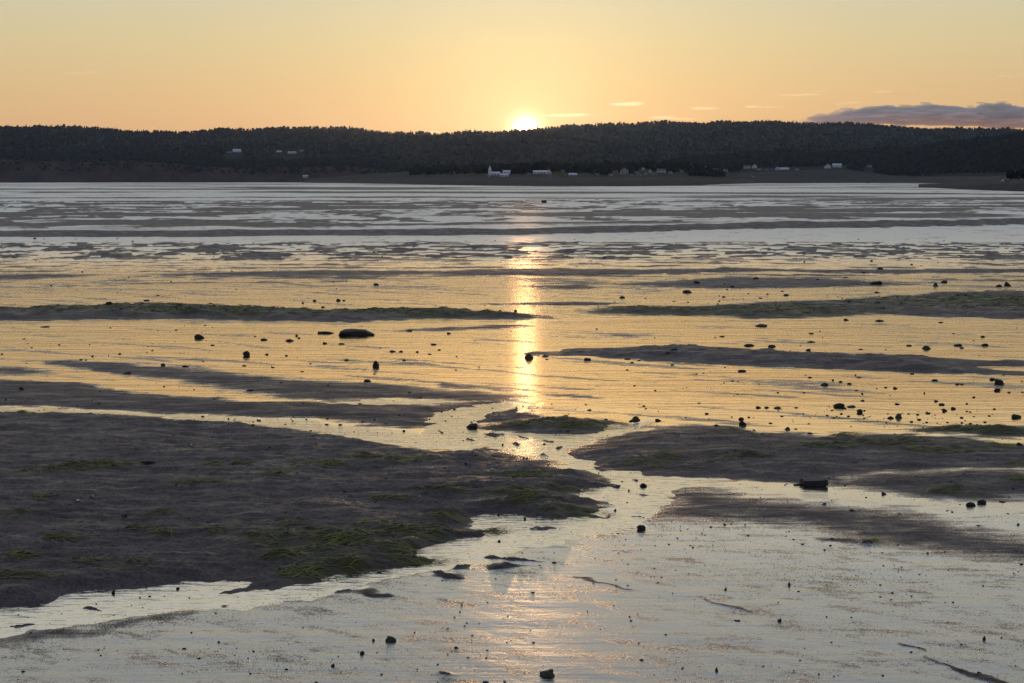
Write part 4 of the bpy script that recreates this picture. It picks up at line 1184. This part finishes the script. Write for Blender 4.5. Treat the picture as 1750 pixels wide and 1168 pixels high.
# a squared baulk of black timber lying in the bright water on the right
def timber_block():
    x, y, z = ground(1395, 833)
    s = math.hypot(y, EYE) / FPX
    root = empty('timber_block', (x, y + 0.2, z), 0.03)
    tag(root, 'squared black baulk of timber lying in the bright water on the right', 'timber')
    hw, hh = 21 * s, 9.5 * s
    import bmesh
    bm = bmesh.new()
    bmesh.ops.create_cube(bm, size=1.0)
    bmesh.ops.scale(bm, vec=(2 * hw, 0.34, hh * 1.25), verts=bm.verts)
    bmesh.ops.bevel(bm, geom=bm.edges[:], offset=0.022, segments=2, affect='EDGES')
    bmesh.ops.subdivide_edges(bm, edges=[e for e in bm.edges if e.calc_length() > 0.1], cuts=5, use_grid_fill=True)
    for vv in bm.verts:
        q = np.array([vv.co.x * 3.0]), np.array([vv.co.y * 5.0 + vv.co.z * 4])
        vv.co += Vector((0.0, 0.012, 0.016)) * float(fbm(q[0], q[1], 12, 3)[0])
        vv.co.x *= 1 + 0.04 * vv.co.z / hh
        vv.co.z += hh * 0.48
    me = bpy.data.meshes.new('beam')
    bm.to_mesh(me)
    bm.free()
    me.materials.append(M_TIMBER)
    o = bpy.data.objects.new('beam', me)
    COL.objects.link(o)
    o.parent = root
    V, F = box_vf(-0.07, 0.07, -0.04, 0.03, -0.02, 0.022)
    mesh_obj('splinter', [(a - hw - 0.065, b + 0.3 * a, c * (0.75 + 3 * a)) for a, b, c in V], F, M_TIMBER, root)
timber_block()

# pale shells on the big left bank
def shell_mesh():
    V, F = [], []
    n, m = 10, 6
    for i in range(n + 1):
        a = math.pi * (i / n) * 1.1 - 0.05 * math.pi
        for j in range(m + 1):
            t = j / m
            r = t * (1 + 0.04 * math.cos(i * 3.1))
            V.append((r * math.cos(a), r * math.sin(a) - 0.35, 0.28 * math.sin(math.pi * min(t * 1.05, 1) * 0.9) + 0.02))
    for i in range(n):
        for j in range(m):
            p = i * (m + 1) + j
            F.append((p, p + 1, p + m + 2, p + m + 1))
    me = bpy.data.meshes.new('shell')
    me.from_pydata(V, [], F)
    me.materials.append(M_SHELL)
    me.polygons.foreach_set('use_smooth', np.full(len(me.polygons), True))
    return me
SHM = shell_mesh()
for (u, v, w, lb) in ((328,762,13,'large white shell lying alone on the bare mud of the left bank'), (271,775,7,'small white shell left of the large one on bare mud'),
                      (296,782,5,'tiny white shell below the other two on bare mud'), (159,851,13,'upper of two pale shells low on the left bank'), (134,858,14,'lower of two pale shells low on the left bank'),
                      (717,852,5,'tiny white shell on dark mud near the stream bend')):
    x, y, z = ground(u, v)
    s = math.hypot(y, EYE) / FPX
    o = bpy.data.objects.new('shell', SHM)
    COL.objects.link(o)
    o.scale = (w * s * 0.55,) * 3
    o.location = (x, y, z + 0.012)
    o.rotation_euler = (random.uniform(-0.5, 0.1), random.uniform(-0.2, 0.2), random.uniform(-0.6, 0.6))
    tag(o, lb, 'shell', 'shells on the left mud bank')

# ---------------------------------------------------------------- pebbles, grit and algae nobody could count
def scatter_pebbles():
    g = np.random.default_rng(44)
    BV, BF = ico(1)
    BF = np.array(BF)
    # (u0, u1, v0, v1, count, size range in metres, height factor)
    zones = [(-50,1800,552,700,600,0.02,0.08),(-50,1800,440,530,300,0.04,0.18),(1100,1800,560,740,220,0.02,0.09),(330,760,712,745,70,0.03,0.09),(740,1140,690,830,160,0.025,0.08),
             (1050,1800,815,1000,420,0.015,0.05),(-50,1800,1000,1200,420,0.01,0.04),(-50,1100,740,1010,2600,0.006,0.03),(1000,1800,745,830,900,0.008,0.035),(-50,800,650,740,600,0.012,0.04),(650,1120,1020,1168,60,0.01,0.035),(1250,1700,690,745,200,0.03,0.10),
             (1150,1500,484,530,120,0.05,0.2),(-50,1800,408,440,260,0.1,0.35)]
    P = []
    for (u0, u1, v0, v1, n, a, b) in zones:
        u = g.uniform(u0, u1, n)
        yy = [at(CX, q)[1] for q in (v0, v1)]
        y = g.uniform(min(yy), max(yy), n) if v0 > 640 else np.array([at(CX, q)[1] for q in g.uniform(v0, v1, n)])
        # gather them in loose drifts
        x = (u - CX) / FPX * np.hypot(y, EYE)
        k = fbm(x * 0.25, y * 0.4, 81, 3) + g.normal(0, 0.35, n) > -0.05
        sz = a + (b - a) * g.random(n) ** 3.0
        P.append(np.stack([x, y, sz], 1)[k])
    # grit that darkens the rims of the drained mud
    for (u0, v0, u1, v1, n, wv) in ((60,1085,330,1052,500,9),(330,1050,680,1000,350,6),(1020,920,1130,895,350,8),(1130,905,1300,890,400,12),(1180,940,1560,1000,500,40),(350,1110,600,1150,450,22),(1300,960,1600,1010,400,22),(60,1110,330,1060,260,20)):
        t = g.random(n)
        u = u0 + (u1 - u0) * t + g.normal(0, 12, n)
        v = v0 + (v1 - v0) * t + g.normal(0, wv * 0.6, n)
        q = np.array([at(a, b) for a, b in zip(u, v)])
        P.append(np.concatenate([q, (0.004 + 0.012 * g.random(n) ** 3)[:, None]], 1))
    P = np.concatenate(P)
    z = flats(P[:, 0], P[:, 1])[0]
    n = len(P)
    sh = g.uniform(0.7, 1.3, (n, 1, 3)) * np.array([0.5, 0.45, 0.24])
    jit = 1 + 0.15 * g.normal(0, 1, (n, len(BV), 1))
    ang = g.uniform(0, 6.28, n)
    B = BV[None] * sh * jit * P[:, 2][:, None, None]
    bx = B[..., 0] * np.cos(ang)[:, None] - B[..., 1] * np.sin(ang)[:, None]
    by = B[..., 0] * np.sin(ang)[:, None] + B[..., 1] * np.cos(ang)[:, None]
    V = np.stack([bx + P[:, 0:1], by + P[:, 1:2], B[..., 2] + (np.maximum(z, base_z(P[:, 1])) + P[:, 2] * 0.06)[:, None]], 2).reshape(-1, 3)
    F = (BF[None] + (np.arange(n) * len(BV))[:, None, None]).reshape(-1, 3).astype(np.int32)
    mesh_obj('pebbles', V, F, M_STONE, smooth=True, kind='stuff')
scatter_pebbles()

def scatter_algae():
    g = np.random.default_rng(55)
    X, Y, L, Wd = [], [], [], []
    for (u, v, ru, rv) in ALGAE:
        cx_, cy_ = at(u, v)
        ex = abs(at(u + ru, v)[0] - cx_)
        ey = abs(at(u, v - rv)[1] - at(u, v + rv)[1]) / 2
        far = v < 690
        n = int(min(1400, max(60, ex * ey * (80 if far else 1100))))
        a, q = g.uniform(0, 6.283, n), np.sqrt(g.random(n)) * 1.05
        x, y = cx_ + np.cos(a) * q * ex, cy_ + np.sin(a) * q * ey
        k = fbm(x * 1.1, y * 2.6, 62, 3) + g.normal(0, 0.25, n) > 0.0
        x, y = x[k], y[k]
        X.append(x)
        Y.append(y)
        m = len(x)
        L.append(g.uniform(0.10, 0.34, m) * (2.5 if far else 1))
        Wd.append(g.uniform(0.004, 0.011, m) * (3 if far else 1))
    X, Y, L, Wd = map(np.concatenate, (X, Y, L, Wd))
    n = len(X)
    an = g.normal(0.12, 0.38, n)
    seg = 4
    V = np.zeros((n, seg + 1, 2, 3))
    bend = g.normal(0, 0.35, n)
    px, py = X.copy(), Y.copy()
    for i in range(seg + 1):
        th = an + bend * i / seg
        wdt = Wd * (1 - 0.75 * (i / seg) ** 2)
        V[:, i, 0, 0] = px - np.sin(th) * wdt
        V[:, i, 0, 1] = py + np.cos(th) * wdt
        V[:, i, 1, 0] = px + np.sin(th) * wdt
        V[:, i, 1, 1] = py - np.cos(th) * wdt
        px = px + np.cos(th) * L / seg
        py = py + np.sin(th) * L / seg
    xy = V.reshape(-1, 3)
    z = flats(xy[:, 0], xy[:, 1])[0]
    lift = np.repeat(g.uniform(0.004, 0.022, n), (seg + 1) * 2) * np.tile(np.repeat(np.sin(np.linspace(0.3, 3.0, seg + 1)), 2), n)
    xy[:, 2] = np.maximum(z, base_z(xy[:, 1])) + lift + 0.004
    base = (np.arange(n) * (seg + 1) * 2)[:, None]
    Fs = [np.concatenate([base + 2 * i, base + 2 * i + 1, base + 2 * i + 3, base + 2 * i + 2], 1) for i in range(seg)]
    mesh_obj('algae', xy, np.concatenate(Fs).astype(np.int32), M_ALGAE, smooth=True, kind='stuff')
scatter_algae()

# ---------------------------------------------------------------- clouds low over the hills
def cloud_material(name, dens, col, g):
    m = bpy.data.materials.new(name)
    m.use_nodes = True
    nt = m.node_tree
    nt.nodes.clear()
    out = nt.nodes.new('ShaderNodeOutputMaterial')
    vs = nt.nodes.new('ShaderNodeVolumePrincipled')
    vs.inputs['Color'].default_value = (*col, 1)
    vs.inputs['Density'].default_value = dens
    vs.inputs['Anisotropy'].default_value = g
    link(nt, vs.outputs[0], out.inputs['Volume'])
    return m
M_CLOUD = cloud_material('cloud_body', 0.022, (0.93, 0.87, 0.85), 0.3)
M_WISP = cloud_material('cloud_wisp', 0.007, (1.0, 0.98, 0.96), 0.85)
CLOUD_Y = 11000.0

def cloud(blobs, mat, label, seed, depth=0.5, voxel=None, name='cloud'):
    """blobs: (u, v, half width px, half height px); heaped into one body of real depth."""
    g = np.random.default_rng(seed)
    BV, BF = ico(4)
    BF = np.array(BF)
    s = CLOUD_Y / FPX
    V, F, b = [], [], 0
    for (u, v, hw, hh) in blobs:
        c = np.array([(u - CX) * s, CLOUD_Y + g.uniform(-1, 1) * hw * s * 0.3, EYE + (HOR - v) * s])
        d = 1 + 0.30 * fbm(BV[:, 0] * 3.2 + u, BV[:, 2] * 2.6 + BV[:, 1] * 1.3, seed, 5, 0.65)
        P = BV * d[:, None] * np.array([hw * s, max(min(hw * depth, hh * 4), hh) * s, hh * s]) + c
        V.append(P)
        F.append(BF + b)
        b += len(BV)
    o = mesh_obj(name, np.concatenate(V), np.concatenate(F).astype(np.int32), mat, smooth=True)
    md = o.modifiers.new('union', 'REMESH')
    md.mode = 'VOXEL'
    md.voxel_size = voxel or 9.0
    md.use_smooth_shade = True
    tag(o, label, 'cloud', 'sunset clouds over the hills')
    return o

def bank_blobs():
    g = np.random.default_rng(9)
    TU = [1330,1370,1400,1430,1450,1500,1545,1580,1606,1612,1640,1665,1690,1705,1740,1800,1880,1960]
    TV = [208,203,197,192,189,184,180,179,182,190,187,181,176,179,186,188,184,196]
    B = [(1440,204,70,5),(1530,198,90,13),(1580,203,110,14),(1650,203,110,12),(1700,203,120,16),(1770,205,110,16),(1860,206,100,16),(1540,205,150,9),(1590,190,50,8),(1690,190,38,11),(1830,194,70,12)]
    for k in range(120):
        u = g.uniform(1350, 1950)
        top = np.interp(u, TU, TV)
        r = g.uniform(3.0, 8.0) * min(1.0, (u - 1335) / 60)
        B.append((u, top + r * g.uniform(0.9, 2.4), r * g.uniform(1.3, 3.6), r))
    for k in range(14):
        u = g.uniform(1380, 1900)
        B.append((u, np.interp(u, TU, TV) - g.uniform(0, 3), g.uniform(5, 14), g.uniform(0.8, 1.6)))
    return B
cloud(bank_blobs(), M_CLOUD, 'big mauve cloud bank resting on the hills at the right', 1, 0.6, 6.0)
WISPS = [((1069,181,27,3.2),(1085,179,14,2.5),(1050,181,12,1.6)), ((965,199,38,2.6),(985,198,20,2.4)), ((1200,188,24,2.2),(1192,187,12,2.0)), ((1130,203,22,2.5),(1160,205,30,1.6)),
         ((1297,186,36,1.3),(1280,185,12,2.0)), ((1350,166,30,1.6),(1375,165,18,2.0)), ((1395,159,10,1.2),), ((1500,160,18,2.2),), ((1712,134,20,2.0),(1725,136,20,1.6)),
         ((145,130,30,2.0),(165,127,16,1.4)), ((742,228,11,2.6),), ((806,228,17,2.4),), ((1430,180,12,1.6),(1455,178,16,2.0)), ((1480,204,70,2.2),(1440,206,40,1.6)), ((868,224,10,2.0),)]
WL = ['small bright cream cloud right of the sun, highest near it', 'long faint pale cloud just right of the sun', 'thin lens shaped cloud between the sun and the cloud bank', 'pale streak of cloud low on the ridge right of the sun',
      'long thin streak of cloud left of the cloud bank', 'faint pink streak above the left end of the cloud bank', 'tiny faint cloud scrap above the cloud bank', 'faint pink wisp high over the cloud bank', 'small pink cloud highest at the right edge',
      'single faint cloud wisp high at the left', 'small bright cloud puff on the ridge farther left of the sun', 'bright flat cloud puff on the ridge left of the sun', 'small dark edged scrap at the top left of the cloud bank', 'glowing pink streak under the cloud bank', 'bright scrap of cloud touching the ridge beside the sun']
for i, (bl, lb) in enumerate(zip(WISPS, WL)):
    cloud(bl, M_WISP, lb, 20 + i, 0.9, 4.0)

# ---------------------------------------------------------------- haze over the whole bay
def haze():
    V, F = box_vf(-8200, 8200, -8200, 8200, -1.8, 330.0)
    m = cloud_material('haze_air', 2.4e-5, (0.48, 0.64, 1.0), 0.86)
    o = mesh_obj('haze', V, F, m, kind='stuff')
    return o
haze()
#SPLIT
